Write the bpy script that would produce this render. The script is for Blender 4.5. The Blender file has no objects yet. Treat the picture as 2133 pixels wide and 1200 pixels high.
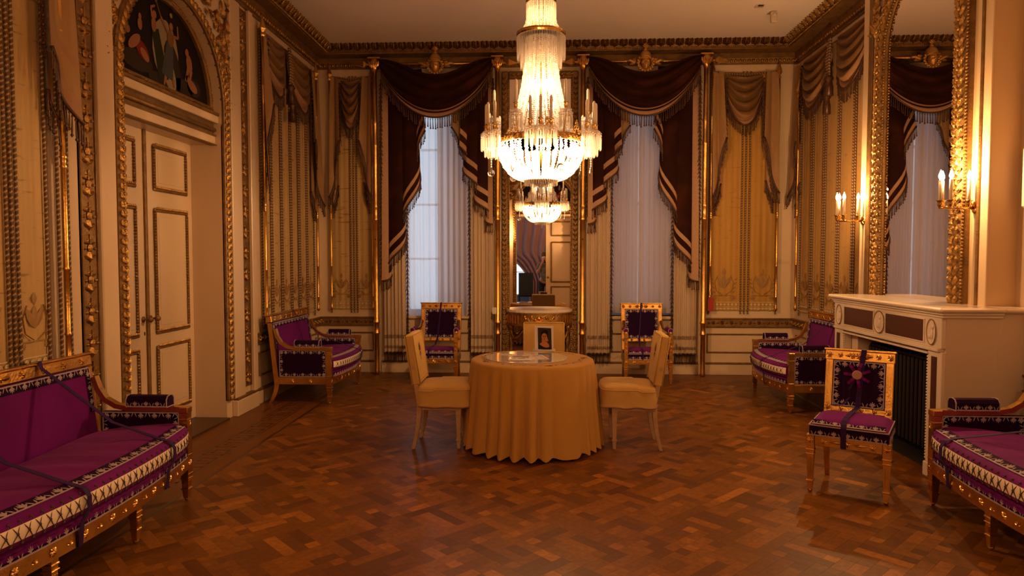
import bpy, math, random
import numpy as np
from mathutils import Matrix, Vector
random.seed(7); rng = np.random.RandomState(5)
PI = math.pi; R = math.radians
S = bpy.context.scene; COL = S.collection

# ------------------------------------------------ camera, world, exposure, lights
cam = bpy.data.cameras.new('camera'); co = bpy.data.objects.new('camera', cam); COL.objects.link(co)
cam.sensor_width = 36; cam.lens = 24.0; cam.clip_start = .02; cam.clip_end = 100
yaw = math.atan(64.5/1422); pit = math.atan(63/math.hypot(1422, 64.5))
co.location = (0, 0, 1.6); co.rotation_euler = (PI/2-pit, 0, yaw)
S.camera = co
S.view_settings.view_transform = 'Standard'; S.view_settings.look = 'None'
S.view_settings.exposure = 0.94; S.view_settings.gamma = 1; S.view_settings.use_curve_mapping = False
S.cycles.max_bounces = 9; S.cycles.diffuse_bounces = 4; S.cycles.glossy_bounces = 4
S.cycles.transparent_max_bounces = 24; S.cycles.transmission_bounces = 6
S.cycles.sample_clamp_indirect = 4; S.cycles.caustics_reflective = False; S.cycles.caustics_refractive = False
try: S.cycles.use_denoising = True
except Exception: pass
w = bpy.data.worlds.new('daylight'); S.world = w; w.use_nodes = True
bg = w.node_tree.nodes['Background']; bg.inputs[0].default_value = (.50, .62, .80, 1); bg.inputs[1].default_value = 1.7
WARM = (1, .535, .205)
def lamp(name, loc, watts, rad=.03, col=WARM, kind='POINT', **kw):
    l = bpy.data.lights.new(name, kind); l.energy = watts; l.color = col
    if kind == 'POINT': l.shadow_soft_size = rad
    o = bpy.data.objects.new(name, l); COL.objects.link(o); o.location = loc
    for k, v in kw.items(): setattr(l, k, v)
    return o
CH = (-.02, 5.9)                     # chandelier axis
lamp('chandelier_light', (CH[0], CH[1], 2.50), 158, .06, (1, .55, .225))
lamp('chandelier_light', (CH[0], CH[1], 3.02), 30, .03)
lamp('chandelier_light', (CH[0], CH[1], 3.62), 7, .03)
for x, y, z in ((2.93, 6.98, 2.28), (2.93, 5.205, 2.28), (-.98, .55, 2.28), (1.14, .55, 2.28)):   # lamps of the wall sconces' bulbs
    lamp('sconce_light', (x, y-.0, z), 26, .012)

# ------------------------------------------------ mesh kit
class Tp:
    def __init__(s, v, f):
        s.v = np.asarray(v, float).reshape(-1, 3)
        if isinstance(f, tuple): s.l, s.t = f
        else:
            s.l = np.array([i for q in f for i in q], np.int32); s.t = np.array([len(q) for q in f], np.int32)
def flip(l, t):
    l = l.copy(); st = np.concatenate([[0], np.cumsum(t)[:-1]])
    for k in np.unique(t):
        idx = st[t == k][:, None]+np.arange(k)
        l[idx] = l[idx][:, ::-1]
    return l
def X(t=(0, 0, 0), r=(0, 0, 0), s=1):
    m = Matrix.Translation(t) @ Matrix.Rotation(r[2], 4, 'Z') @ Matrix.Rotation(r[1], 4, 'Y') @ Matrix.Rotation(r[0], 4, 'X')
    sc = (s, s, s) if not hasattr(s, '__len__') else s
    return np.array(m @ Matrix.Diagonal((*sc, 1)))
def axes(o, x, y, z):
    m = np.eye(4); m[:3, 0] = x; m[:3, 1] = y; m[:3, 2] = z; m[:3, 3] = o; return m
def xf(tp, M): 
    q = Tp(tp.v @ M[:3, :3].T+M[:3, 3], (tp.l, tp.t))
    if np.linalg.det(M[:3, :3]) < 0: q.l = flip(q.l, q.t)
    return q
def cat(*it):
    vs, ls, ts, n = [], [], [], 0
    for a in it:
        tp = a if isinstance(a, Tp) else xf(a[0], a[1])
        vs.append(tp.v); ls.append(tp.l+n); ts.append(tp.t); n += len(tp.v)
    return Tp(np.vstack(vs), (np.concatenate(ls), np.concatenate(ts)))
ORG = {}
class MB:
    def __init__(s, M=None): s.M = M; s.V = []; s.L = []; s.T = []; s.I = []; s.C = []; s.n = 0
    def put(s, tp, M=None, mi=0, sm=False, tone=.5):
        if M is None: M = s.M
        elif s.M is not None: M = s.M @ M
        v, l = tp.v, tp.l
        if M is not None:
            v = v @ M[:3, :3].T+M[:3, 3]
            if np.linalg.det(M[:3, :3]) < 0: l = flip(l, tp.t)
        s.V.append(v); s.L.append(l+s.n); s.T.append(tp.t); k = len(tp.t)
        s.I.append(np.broadcast_to(np.asarray(mi, np.int32), (k,))); s.C.append(np.stack([np.full(k, float(tone)), np.full(k, 1. if sm else 0.)]))
        s.n += len(v); return s
    def box(s, x0, x1, y0, y1, z0, z1, mi=0, b=0, tone=.5, M=None):
        return s.put(cbox(x0, x1, y0, y1, z0, z1, b), M, mi, False, tone)
    def build(s, name, mats, parent=None, world=True, **tags):
        me = bpy.data.meshes.new(name); V = np.vstack(s.V)
        if parent is not None and world: V = V-np.array(ORG.get(parent.name, (0, 0, 0)))
        L = np.concatenate(s.L).astype(np.int32); T = np.concatenate(s.T); C = np.hstack(s.C)
        me.vertices.add(len(V)); me.vertices.foreach_set('co', V.ravel().astype(np.float32))
        me.loops.add(len(L)); me.loops.foreach_set('vertex_index', L)
        me.polygons.add(len(T)); me.polygons.foreach_set('loop_start', np.concatenate([[0], np.cumsum(T)[:-1]]).astype(np.int32))
        for m in (mats if isinstance(mats, (list, tuple)) else [mats]): me.materials.append(m)
        me.polygons.foreach_set('material_index', np.concatenate(s.I).astype(np.int32))
        me.polygons.foreach_set('use_smooth', C[1] > .5)
        a = me.attributes.new('tone', 'FLOAT', 'FACE'); a.data.foreach_set('value', C[0].astype(np.float32))
        me.update(calc_edges=True); me.validate()
        o = bpy.data.objects.new(name, me); COL.objects.link(o)
        if parent is not None:
            o.parent = parent; ORG[o.name] = ORG.get(parent.name, (0, 0, 0))
        for k, v in tags.items(): o[k] = v
        return o
def cbox(x0, x1, y0, y1, z0, z1, b=0):
    if b <= 0:
        v = [(x, y, z) for z in (z0, z1) for y in (y0, y1) for x in (x0, x1)]
        return Tp(v, [(0, 2, 3, 1), (4, 5, 7, 6), (0, 1, 5, 4), (2, 6, 7, 3), (0, 4, 6, 2), (1, 3, 7, 5)])
    v, idx = [], {}
    lo, hi = (x0, y0, z0), (x1, y1, z1)
    for cx in (0, 1):
        for cy in (0, 1):
            for cz in (0, 1):
                c = (cx, cy, cz)
                for a in range(3):
                    p = [(hi[k] if c[k] else lo[k]) + (0 if k == a else (-b if c[k] else b)) for k in range(3)]
                    idx[(c, a)] = len(v); v.append(p)
    f = []
    cen = np.array([(x0+x1)/2, (y0+y1)/2, (z0+z1)/2])
    def add(q):
        p = [np.array(v[i]) for i in q]; n = np.cross(p[1]-p[0], p[2]-p[0])
        if n.dot(sum(p)/len(p)-cen) < 0: q = q[::-1]
        f.append(q)
    for a in range(3):
        o1, o2 = [k for k in range(3) if k != a]
        for s_ in (0, 1):
            q = []
            for c1, c2 in ((0, 0), (1, 0), (1, 1), (0, 1)):
                c = [0]*3; c[a] = s_; c[o1] = c1; c[o2] = c2; q.append(idx[(tuple(c), a)])
            add(q)
        for c1 in (0, 1):
            for c2 in (0, 1):
                cA = [0]*3; cA[o1] = c1; cA[o2] = c2; cB = list(cA); cB[a] = 1
                add([idx[(tuple(cA), o1)], idx[(tuple(cA), o2)], idx[(tuple(cB), o2)], idx[(tuple(cB), o1)]])
    for cx in (0, 1):
        for cy in (0, 1):
            for cz in (0, 1): add([idx[((cx, cy, cz), a)] for a in range(3)])
    return Tp(v, f)
def lathe(prof, n=12, sx=1, sy=1):
    v, f = [], []
    for r, z in prof:
        for k in range(n): v.append((r*math.cos(2*PI*k/n)*sx, r*math.sin(2*PI*k/n)*sy, z))
    for i in range(len(prof)-1):
        up = prof[i+1][1] >= prof[i][1]
        for k in range(n):
            q = (i*n+k, i*n+(k+1) % n, (i+1)*n+(k+1) % n, (i+1)*n+k); f.append(q)
    if prof[0][0] > 1e-4: f.append(tuple(range(n))[::-1])
    if prof[-1][0] > 1e-4: f.append(tuple((len(prof)-1)*n+k for k in range(n)))
    return Tp(v, f)
def frames(P, closed=False, up0=None):
    P = np.asarray(P, float); n = len(P)
    if closed: T = np.roll(P, -1, 0)-np.roll(P, 1, 0)
    else: T = np.gradient(P, axis=0)
    T = T/np.maximum(np.linalg.norm(T, axis=1), 1e-9)[:, None]
    u = np.array(up0 if up0 is not None else ((0, 0, 1) if abs(T[0][2]) < .9 else (1, 0, 0)), float)
    out = []
    for t in T:
        u = u-t*u.dot(t); u = u/max(np.linalg.norm(u), 1e-9); out.append((t, u.copy(), np.cross(t, u)))
    return out
def tube(P, r, n=6, closed=False, up0=None, flat=1):
    P = np.asarray(P, float); fr = frames(P, closed, up0); m = len(P)
    rr = r if hasattr(r, '__len__') else [r]*m
    A = np.arange(n)*2*PI/n
    v = np.vstack([P[i]+rr[i]*(np.outer(np.cos(A), fr[i][1])*flat+np.outer(np.sin(A), fr[i][2])) for i in range(m)])
    f = []
    for i in range(m if closed else m-1):
        j = (i+1) % m
        for k in range(n): f.append((i*n+k, i*n+(k+1) % n, j*n+(k+1) % n, j*n+k))
    if not closed: f += [tuple(range(n))[::-1], tuple((m-1)*n+k for k in range(n))]
    return Tp(v, f)
def sweep(prof, P, up0=None, closed=False):
    """prof = list of (u, w) where u is along up, w along side"""
    P = np.asarray(P, float); fr = frames(P, closed, up0); n = len(prof); m = len(P)
    v = np.vstack([[P[i]+a*fr[i][1]+b*fr[i][2] for a, b in prof] for i in range(m)]); f = []
    for i in range(m if closed else m-1):
        j = (i+1) % m
        for k in range(n): f.append((i*n+k, i*n+(k+1) % n, j*n+(k+1) % n, j*n+k))
    if not closed: f += [tuple(range(n))[::-1], tuple((m-1)*n+k for k in range(n))]
    return Tp(v, f)
def grid(P):
    nu, nv = P.shape[:2]; I = np.arange(nu*nv).reshape(nu, nv)
    q = np.stack([I[:-1, :-1], I[1:, :-1], I[1:, 1:], I[:-1, 1:]], -1).reshape(-1, 4)
    return Tp(P.reshape(-1, 3), (q.ravel().astype(np.int32), np.full(len(q), 4, np.int32)))
def prism(out, y0, y1):
    """outline in x,z extruded along y"""
    n = len(out); v = [(x, y0, z) for x, z in out]+[(x, y1, z) for x, z in out]
    f = [tuple(range(n)), tuple(range(2*n-1, n-1, -1))]+[(i+n, (i+1) % n+n, (i+1) % n, i) for i in range(n)]
    a = sum(out[i][0]*out[(i+1) % n][1]-out[(i+1) % n][0]*out[i][1] for i in range(n))
    tp = Tp(v, f)
    if (a > 0) == (y1 < y0): tp.l = flip(tp.l, tp.t)
    return tp
def leaf(l, w, t):
    return Tp([(0, 0, 0), (-w*.36, 0, l*.25), (-w*.5, 0, l*.58), (-w*.26, 0, l*.88), (0, t*.15, l), (w*.26, 0, l*.88), (w*.5, 0, l*.58), (w*.36, 0, l*.25), (0, t, l*.35), (0, t*.75, l*.72)],
              [(0, 8, 1), (1, 8, 9, 2), (2, 9, 3), (3, 9, 4), (0, 7, 8), (7, 6, 9, 8), (6, 5, 9), (5, 4, 9)])
def fan(r, n, w, t, span=2.4, base=True):
    it = [(leaf(r*(.72+.28*math.cos(a*.8)), w, t), X(r=(0, a, 0))) for a in np.linspace(-span/2, span/2, n)]
    return cat(*it)
BALL = lathe([(0, -1), (.71, -.71), (1, 0), (.71, .71), (0, 1)], 6)
BALLS = lathe([(0, -1), (.5, -.87), (.87, -.5), (1, 0), (.87, .5), (.5, .87), (0, 1)], 12)
def rosette(r, n=8): return cat(*[(leaf(r, r*.6, r*.25), X(r=(0, 2*PI*k/n, 0))) for k in range(n)], (BALL, X((0, r*.2, 0), s=r*.32)))
LEAF = leaf(1, .5, .2); PALM = fan(1, 5, .32, .15); ROS = rosette(1)
def disc(r, t, n=14):   # disc facing +y
    return xf(lathe([(r, 0), (r, t*.7), (r*.85, t), (0, t)], n), X(r=(-PI/2, 0, 0)))
def along(mb, P, tp, sp, up, M=None, mi=0, sm=False, off=0, s=1):
    """places template tp along polyline: its x along the path, y along 'up'"""
    P = np.asarray(P, float); d = np.linalg.norm(np.diff(P, axis=0), axis=1); c = np.concatenate([[0], np.cumsum(d)])
    n = max(1, int(round(c[-1]/sp)))
    for k in range(n):
        q = (k+.5)*c[-1]/n; i = min(np.searchsorted(c, q, 'right')-1, len(d)-1)
        p = P[i]+(P[i+1]-P[i])*(q-c[i])/max(d[i], 1e-9); t = (P[i+1]-P[i])/max(d[i], 1e-9)
        u = np.array(up(p) if callable(up) else up, float); u = u-t*u.dot(t); u /= max(np.linalg.norm(u), 1e-9)
        A = axes(p+u*off, t*s, u*s, np.cross(t, u)*s)
        mb.put(tp, A if M is None else M @ A, mi, sm)
def thing(name, label, cat_, loc=(0, 0, 0), rz=0, group=None):
    o = bpy.data.objects.new(name, None); COL.objects.link(o); o.location = loc; o.rotation_euler = (0, 0, rz)
    o.empty_display_size = .05; o['label'] = label; o['category'] = cat_
    if group: o['group'] = group
    ORG[o.name] = tuple(loc); return o
def struct(name, mb, mats, **k): return mb.build(name, mats, kind='structure', **k)
def dup(o, loc=None, rz=None, label=None, parent=None):
    c = o.copy(); COL.objects.link(c); c.parent = parent
    if loc is not None: c.location = loc
    if rz is not None: c.rotation_euler = (0, 0, rz)
    if label: c['label'] = label
    for ch in KIDS.get(o.name, []) or [k for k in o.children]: dup(ch, parent=c)
    return c
KIDS = {}

# ------------------------------------------------ materials
def mat(name, col, rough=.5, metal=0, var=0, vs=6, dark=None, bump=0, bs=60, map_=(1, 1, 1), coat=0, sheen=0, tone=None, emit=None, es=1, spec=.5, band=(.35, .7), sheenc=None, streak=None):
    m = bpy.data.materials.new(name); m.use_nodes = True; N = m.node_tree.nodes; K = m.node_tree.links; b = N['Principled BSDF']
    b.inputs['Base Color'].default_value = (*col, 1); b.inputs['Roughness'].default_value = rough; b.inputs['Metallic'].default_value = metal
    b.inputs['Coat Weight'].default_value = coat; b.inputs['Coat Roughness'].default_value = .12; b.inputs['Sheen Weight'].default_value = sheen
    b.inputs['Specular IOR Level'].default_value = spec
    if sheenc: b.inputs['Sheen Tint'].default_value = (*sheenc, 1)
    if emit: b.inputs['Emission Color'].default_value = (*emit, 1); b.inputs['Emission Strength'].default_value = es
    if var or bump or tone or streak:
        tc = N.new('ShaderNodeTexCoord'); mp = N.new('ShaderNodeMapping'); mp.inputs['Scale'].default_value = map_
        K.new(tc.outputs['Object'], mp.inputs[0]); last = None
        if tone:
            at = N.new('ShaderNodeAttribute'); at.attribute_name = 'tone'; mx = N.new('ShaderNodeMix'); mx.data_type = 'RGBA'
            mx.inputs[6].default_value = (*col, 1); mx.inputs[7].default_value = (*tone, 1); K.new(at.outputs['Fac'], mx.inputs[0]); last = mx.outputs[2]
        if var:
            n = N.new('ShaderNodeTexNoise'); n.inputs['Scale'].default_value = vs; n.inputs['Detail'].default_value = 5; K.new(mp.outputs[0], n.inputs['Vector'])
            r = N.new('ShaderNodeMapRange'); r.inputs[1].default_value = band[0]; r.inputs[2].default_value = band[1]; r.inputs[4].default_value = var
            K.new(n.outputs['Fac'], r.inputs[0]); mx = N.new('ShaderNodeMix'); mx.data_type = 'RGBA'; K.new(r.outputs[0], mx.inputs[0])
            mx.inputs[6].default_value = (*col, 1)
            if last: K.new(last, mx.inputs[6])
            mx.inputs[7].default_value = (*(dark or [c*.4 for c in col]), 1); last = mx.outputs[2]
        if streak:
            mp2 = N.new('ShaderNodeMapping'); mp2.inputs['Scale'].default_value = streak[1]; K.new(tc.outputs['Object'], mp2.inputs[0])
            n = N.new('ShaderNodeTexNoise'); n.inputs['Scale'].default_value = 1; n.inputs['Detail'].default_value = 3; K.new(mp2.outputs[0], n.inputs['Vector'])
            r = N.new('ShaderNodeMapRange'); r.inputs[1].default_value = streak[2]; r.inputs[2].default_value = streak[2]+.06; r.inputs[4].default_value = streak[3]
            K.new(n.outputs['Fac'], r.inputs[0]); mx = N.new('ShaderNodeMix'); mx.data_type = 'RGBA'; K.new(r.outputs[0], mx.inputs[0])
            mx.inputs[6].default_value = (*col, 1)
            if last: K.new(last, mx.inputs[6])
            mx.inputs[7].default_value = (*streak[0], 1); last = mx.outputs[2]
        if last: K.new(last, b.inputs['Base Color'])
        if bump:
            n = N.new('ShaderNodeTexNoise'); n.inputs['Scale'].default_value = bs; n.inputs['Detail'].default_value = 4; K.new(mp.outputs[0], n.inputs['Vector'])
            bp = N.new('ShaderNodeBump'); bp.inputs['Strength'].default_value = bump; bp.inputs['Distance'].default_value = .01
            K.new(n.outputs['Fac'], bp.inputs['Height']); K.new(bp.outputs[0], b.inputs['Normal'])
    return m
GOLD = mat('bright_gilding', (.78, .46, .13), .3, 1, .5, 9, (.36, .18, .05), .25, 70)
MASKG = mat('mask_gilding', (.60, .34, .09), .38, .65, .4, 20, (.32, .16, .04), .15, 60)
GOLD2 = mat('old_gilding', (.50, .29, .09), .42, 1, .7, 14, (.12, .06, .02), .5, 90)
GOLD3 = mat('dark_gilding', (.27, .15, .05), .5, .55, .6, 12, (.10, .05, .016), .5, 70)
BRASS = mat('brass', (.72, .46, .16), .22, 1)
PAINT = mat('ivory_paint', (.66, .50, .34), .33, 0, .18, 3, (.52, .38, .24), .04, 40)
PAINT2 = mat('ivory_door_paint', (.68, .52, .35), .22, 0, .15, 2, (.56, .42, .27), .03, 30)
CEIL = mat('ceiling_plaster', (.93, .83, .80), .8, 0, .25, 1.2, (.86, .75, .70))
TAN = mat('tan_wall_paint', (.60, .42, .25), .45, 0, .2, 2, (.52, .36, .20), .05, 30)
SILK = mat('yellow_silk', (.46, .25, .055), .55, 0, .5, 1.6, (.33, .165, .03), .15, 50, (3, 3, .35), sheen=.25, streak=((.20, .10, .025), (5, 5, 26), .63, .35), spec=.2)
SILKL = mat('faded_gold_silk', (.50, .33, .14), .5, 0, .55, 1.6, (.34, .20, .07), .15, 50, (4, 4, .3), sheen=.25, streak=((.14, .07, .02), (4, 4, 30), .62, .6), spec=.2)
SILKM = mat('woven_motif_thread', (.30, .16, .05), .6)
SILKP = mat('pale_woven_border', (.58, .44, .26), .6)
SWAG = mat('bronze_silk', (.205, .105, .038), .38, 0, .5, 5, (.12, .055, .018), .1, 30, sheen=.05, spec=.2)
TAILM = mat('old_gold_silk', (.36, .21, .095), .45, 0, .5, 4, (.24, .13, .05), .1, 30, (5, 5, .6), sheen=.05, spec=.2)
ACAN = mat('dark_gilt_leaf', (.30, .17, .055), .4, 1, .7, 20, (.07, .035, .012), .4, 90)
SWAGT = mat('rose_silk_trim', (.36, .20, .105), .45, 0, .5, 16, (.27, .14, .07), .1, 40, sheen=.03, spec=.2)
VEL = mat('brown_velvet', (.024, .006, .003), .75, 0, .7, 3, (.07, .017, .006), .15, 14, sheen=.08, sheenc=(.7, .25, .12), band=(.5, .72), spec=.1)
TRIMV = mat('rose_gold_trim', (.44, .27, .17), .55, 0, .5, 40, (.34, .19, .11), spec=.2)
FRG = mat('bronze_fringe', (.085, .034, .013), .40, .3, .5, 50, (.05, .02, .01))
IVC = mat('ivory_curtain_cloth', (.56, .43, .31), .7, 0, .2, 2, (.46, .34, .22), map_=(6, 6, .4), spec=.2)
IVB = mat('curtain_border_print', (.22, .12, .06), .7, 0, .5, 60, (.5, .38, .26))
ROPA = mat('cord_brown', (.09, .040, .016), .6); ROPB = mat('cord_gold', (.42, .26, .11), .5)
PUR = mat('purple_velvet', (.138, .003, .150), .72, 0, .6, 3, (.058, .001, .062), .12, 12, sheen=.12, sheenc=(.9, .35, .75), spec=.1)
PURD = mat('dark_purple_velvet', (.016, .001, .026), .75, 0, .5, 4, (.009, .001, .014), .1, 20, sheen=.04, sheenc=(.8, .3, .7), spec=.1)
BRAID = mat('silver_pink_embroidery', (.38, .29, .34), .6, spec=.2)
PAD = mat('cream_padding', (.80, .66, .52), .7); NET = mat('dark_netting', (.05, .02, .02), .6)
STRAP = mat('violet_ribbon', (.030, .008, .075), .6, sheen=.05, spec=.1)
CLOTH = mat('mustard_cloth', (.53, .285, .065), .8, 0, .2, 3, (.45, .23, .045), .25, 260, sheen=.15, spec=.2)
COVER = mat('straw_slipcover', (.62, .40, .135), .8, 0, .3, 5, (.50, .30, .085), .35, 14, sheen=.1, spec=.2)
EMB = mat('brown_embroidery', (.14, .045, .018), .7); PIPE = mat('rose_braid', (.34, .17, .14), .7)
CHW = mat('pale_painted_wood', (.50, .34, .20), .45, 0, .5, 22, (.36, .20, .09), .1, 40)
MARB = mat('white_marble', (.78, .66, .56), .22, 0, .3, 3, (.58, .45, .36), coat=.3)
MARB2 = mat('veined_marble_side', (.68, .54, .44), .35, 0, .3, 2, (.56, .42, .32))
PORPH = mat('brown_porphyry', (.085, .028, .02), .3, 0, .6, 80, (.04, .012, .01))
SOOT = mat('fireplace_black', (.012, .010, .009), .7); IRON = mat('black_iron', (.012, .010, .009), .5, .2)
BLACK = mat('black_plastic', (.012, .012, .014), .5); WHITE = mat('white_plastic', (.62, .52, .44), .5); RED = mat('red_card', (.36, .02, .012), .6)
WAX = mat('wax_candle', (.85, .74, .62), .5); WAXL = mat('candle_tube', (.82, .68, .52), .5)
BULB = mat('glowing_bulb', (1, .9, .7), .4, emit=(1, .72, .42), es=30)
BULBC = mat('chandelier_bulb', (1, .9, .7), .4, emit=(1, .78, .55), es=22)
PAPER = mat('white_paper', (.78, .72, .70), .5); PLAN = mat('plan_print', (.30, .24, .24), .6); PLANR = mat('plan_print_red', (.45, .16, .08), .6)
THRESH = mat('threshold_wood', (.085, .035, .014), .4, 0, .5, 10, (.05, .02, .008), map_=(8, 1, 1))
MIRR = mat('mirror_silver', (.86, .82, .78), .0, 1)
PLATE = mat('polished_plate', (.70, .66, .66), .06, 0, coat=1)
FLOORM = mat('oak_parquet', (.10, .031, .0035), .45, 0, .45, 1, (.055, .014, .002), .04, 3, (30, 30, 4), coat=.06, tone=(.42, .155, .016), spec=.3)
BORD = mat('parquet_border', (.17, .060, .010), .45, 0, .4, 4, (.11, .036, .006), coat=.04, spec=.3); BORDD = mat('parquet_inlay', (.055, .020, .007), .35, coat=.2)
def simple(name, f):
    m = bpy.data.materials.new(name); m.use_nodes = True; N = m.node_tree.nodes; K = m.node_tree.links
    N.clear(); o = N.new('ShaderNodeOutputMaterial'); K.new(f(N, K), o.inputs[0]); return m
def nd(N, t, **k):
    n = N.new('ShaderNode'+t)
    for a, v in k.items(): n.inputs[a].default_value = v
    return n
def mixs(N, K, f, a, b):
    m = N.new('ShaderNodeMixShader'); m.inputs[0].default_value = f; K.new(a.outputs[0], m.inputs[1]); K.new(b.outputs[0], m.inputs[2]); return m
def _sheer(N, K):
    t = nd(N, 'BsdfTranslucent', Color=(.80, .76, .76, 1)); d = nd(N, 'BsdfDiffuse', Color=(.70, .60, .56, 1)); p = nd(N, 'BsdfTransparent')
    return mixs(N, K, .12, mixs(N, K, .42, t, d), p).outputs[0]
SHEER = simple('sheer_voile', _sheer)
def _blind(N, K):
    t = nd(N, 'BsdfTranslucent', Color=(.62, .58, .62, 1)); d = nd(N, 'BsdfDiffuse', Color=(.6, .5, .42, 1)); return mixs(N, K, .55, t, d).outputs[0]
BLIND = simple('window_blind_cloth', _blind)
def _cry(N, K):
    t = nd(N, 'BsdfTranslucent', Color=(.98, .93, .90, 1)); g = nd(N, 'BsdfGlossy', Color=(1, 1, 1, 1), Roughness=.08); p = nd(N, 'BsdfTransparent', Color=(.97, .95, .94, 1))
    d = nd(N, 'BsdfDiffuse', Color=(.95, .9, .87, 1))
    return mixs(N, K, .45, mixs(N, K, .35, mixs(N, K, .35, t, d), g), p).outputs[0]
CRYS = simple('cut_crystal', _cry)
def _glass(N, K):
    g = nd(N, 'BsdfGlossy', Roughness=.02); p = nd(N, 'BsdfTransparent', Color=(.93, .96, .95, 1)); return mixs(N, K, .9, g, p).outputs[0]
GLASS = simple('window_glass', _glass)
CLEAR = simple('clear_crystal', lambda N, K: nd(N, 'BsdfGlass', Roughness=.0, IOR=1.5).outputs[0])

# ------------------------------------------------ room frames (s along wall, d out into the room, h up)
YB, XL, XR, XC, YF, H = 9.42, -3.12, 3.40, 3.20, .28, 4.47
BACK = axes((0, YB, 0), (1, 0, 0), (0, -1, 0), (0, 0, 1)); LEFT = axes((XL, 0, 0), (0, 1, 0), (1, 0, 0), (0, 0, 1))
RIGHT = axes((XR, 0, 0), (0, 1, 0), (-1, 0, 0), (0, 0, 1)); BREAST = axes((XC, 0, 0), (0, 1, 0), (-1, 0, 0), (0, 0, 1))
FRONT = axes((0, YF, 0), (1, 0, 0), (0, 1, 0), (0, 0, 1))
AY, AR, AZ = 5.76, .80, 3.03         # left doorway arch: centre, radius, springing height
FX = .08                              # front doorway centre

def wall_arch(M, s0, s1, c, top=4.75, th=.34):
    mb = MB(M); mb.box(s0, c-AR, -th, 0, 0, top); mb.box(c+AR, s1, -th, 0, 0, top)
    n = 24
    for i in range(n):
        a0, a1 = PI-PI*i/n, PI-PI*(i+1)/n
        q = [(c+AR*math.cos(a0), AZ+AR*math.sin(a0)), (c+AR*math.cos(a1), AZ+AR*math.sin(a1)), (c+AR*math.cos(a1), top), (c+AR*math.cos(a0), top)]
        mb.put(prism(q, -th, 0))
    return mb
wl = struct('wall_left', wall_arch(LEFT, YF-.3, YB+.3, AY), PAINT)
wf = struct('wall_front', wall_arch(FRONT, XL-.34, XR+.3, FX), PAINT)
WIN = ((-1.96, -.92), (.83, 1.79))
mb = MB(BACK)
for a, b in ((XL-.3, WIN[0][0]), (WIN[0][1], WIN[1][0]), (WIN[1][1], XR+.6)): mb.box(a, b, -.34, 0, 0, 4.75)
for a, b in WIN: mb.box(a, b, -.34, -.0, 0, .80); mb.box(a, b, -.34, 0, 3.9, 4.75)
wb = struct('wall_back', mb, PAINT)
mb = MB(); mb.box(XR, XR+.3, 7.0, YB, 0, 4.75); mb.box(XR, XR+.3, YF, 5.1, 0, 4.75)
wr = struct('wall_right', mb, PAINT)
mb = MB()                                        # chimney breast with the hearth opening
mb.box(XC, XR+.3, 5.07, 5.30, 0, 4.75); mb.box(XC, XR+.3, 6.72, 7.05, 0, 4.75); mb.box(XC, XR+.3, 5.30, 6.72, 1.02, 4.75); mb.box(XR+.12, XR+.3, 5.3, 6.72, 0, 1.02)
struct('wall_chimney', mb, TAN)
mb = MB(); mb.box(XL-.34, XR+.6, YF-.3, YB+.34, H, H+.2); ce = struct('ceiling', mb, CEIL)
# ------------------------------------------------ floor: sub-floor, parquet blocks at 45 degrees, inlaid borders
mb = MB(); mb.box(XL-.34, XR+.3, YF-.3, YB, -.12, -.012, 0); fl = struct('floor', mb, BORDD)
mb = MB(); mb.box(XL-.6, XR+.6, -4.6, YF-.3, -.12, -.004, 0); f2 = mb.build('floor_outside', THRESH, kind='structure')
B0, B1 = -2.42, 8.95                              # inner edge of the border on left / at back
u = .0725; mod = 4*u; c45 = math.sqrt(.5); blocks = []
rnd = random.Random(3)
for i in range(-40, 60):
    for j in range(-40, 60):
        ox, oy = i*mod, j*mod
        wx, wy = (ox-oy)*c45, (ox+oy)*c45
        if not (B0-.3 < wx < 3.1 and 0-.3 < wy < B1+.3): continue
        o = (i+j) % 2
        for k in range(4):
            cuts = rnd.choice([(4,), (4,), (4,), (1, 3), (3, 1), (2, 2), (1, 2, 1), (1, 1, 2)]); p = 0
            for c in cuts:
                a, b = (ox+p*u, oy+k*u) if o == 0 else (ox+k*u, oy+p*u)
                sx, sy = (c*u, u) if o == 0 else (u, c*u); p += c
                cx, cy = a+sx/2, b+sy/2; X0, Y0 = (cx-cy)*c45, (cx+cy)*c45
                if X0 < B0-.16 or X0 > 3.1 or Y0 > B1+.16 or Y0 < .0: continue
                t = min(1, max(0, rnd.gauss(.26, .16) + (.42 if rnd.random() < (.22 if c == 1 else .05) else 0)))
                blocks.append((X0, Y0, c, o, t))
X_OK = lambda b: b[1] < B1
def inview(x, y): return y > 2.85 and abs(x) < .78*y+.05
near = sorted([b for b in blocks if inview(b[0], b[1]) and b[2] >= 2 and X_OK(b) and -1.6 < b[0] < 2.0 and b[1] < 5.0], key=lambda b: b[1])[:300]
ns = set(id(b) for b in near)
mb = MB(); g = .0004
for b in blocks:
    if id(b) in ns: continue
    X0, Y0, c, o, t = b
    mb.put(cbox(-c*u/2+g, c*u/2-g, -u/2+g, u/2-g, -.012, 0), X((X0, Y0, 0), (0, 0, PI/4+(PI/2 if o else 0))), 0, False, t)
mb.build('parquet_field', FLOORM, fl, kind='stuff')
bm_cache = {}
for X0, Y0, c, o, t in near:
    key = (c, int(t*10))
    if key not in bm_cache:
        q = MB(); q.put(cbox(-c*u/2+g, c*u/2-g, -u/2+g, u/2-g, -.012, .0), None, 0, False, int(t*10)/10+.05); bm_cache[key] = q.build('parquet_block', FLOORM, fl); ob = bm_cache[key]
    else: ob = bm_cache[key].copy(); COL.objects.link(ob)
    ob.location = (X0, Y0, 0); ob.rotation_euler = (0, 0, PI/4+(PI/2 if o else 0))
mb = MB(); mk = MB()                              # borders
def bstrip(x0, x1, y0, y1, mi=0): mb.box(x0, x1, y0, y1, -.012, .001, mi)
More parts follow.
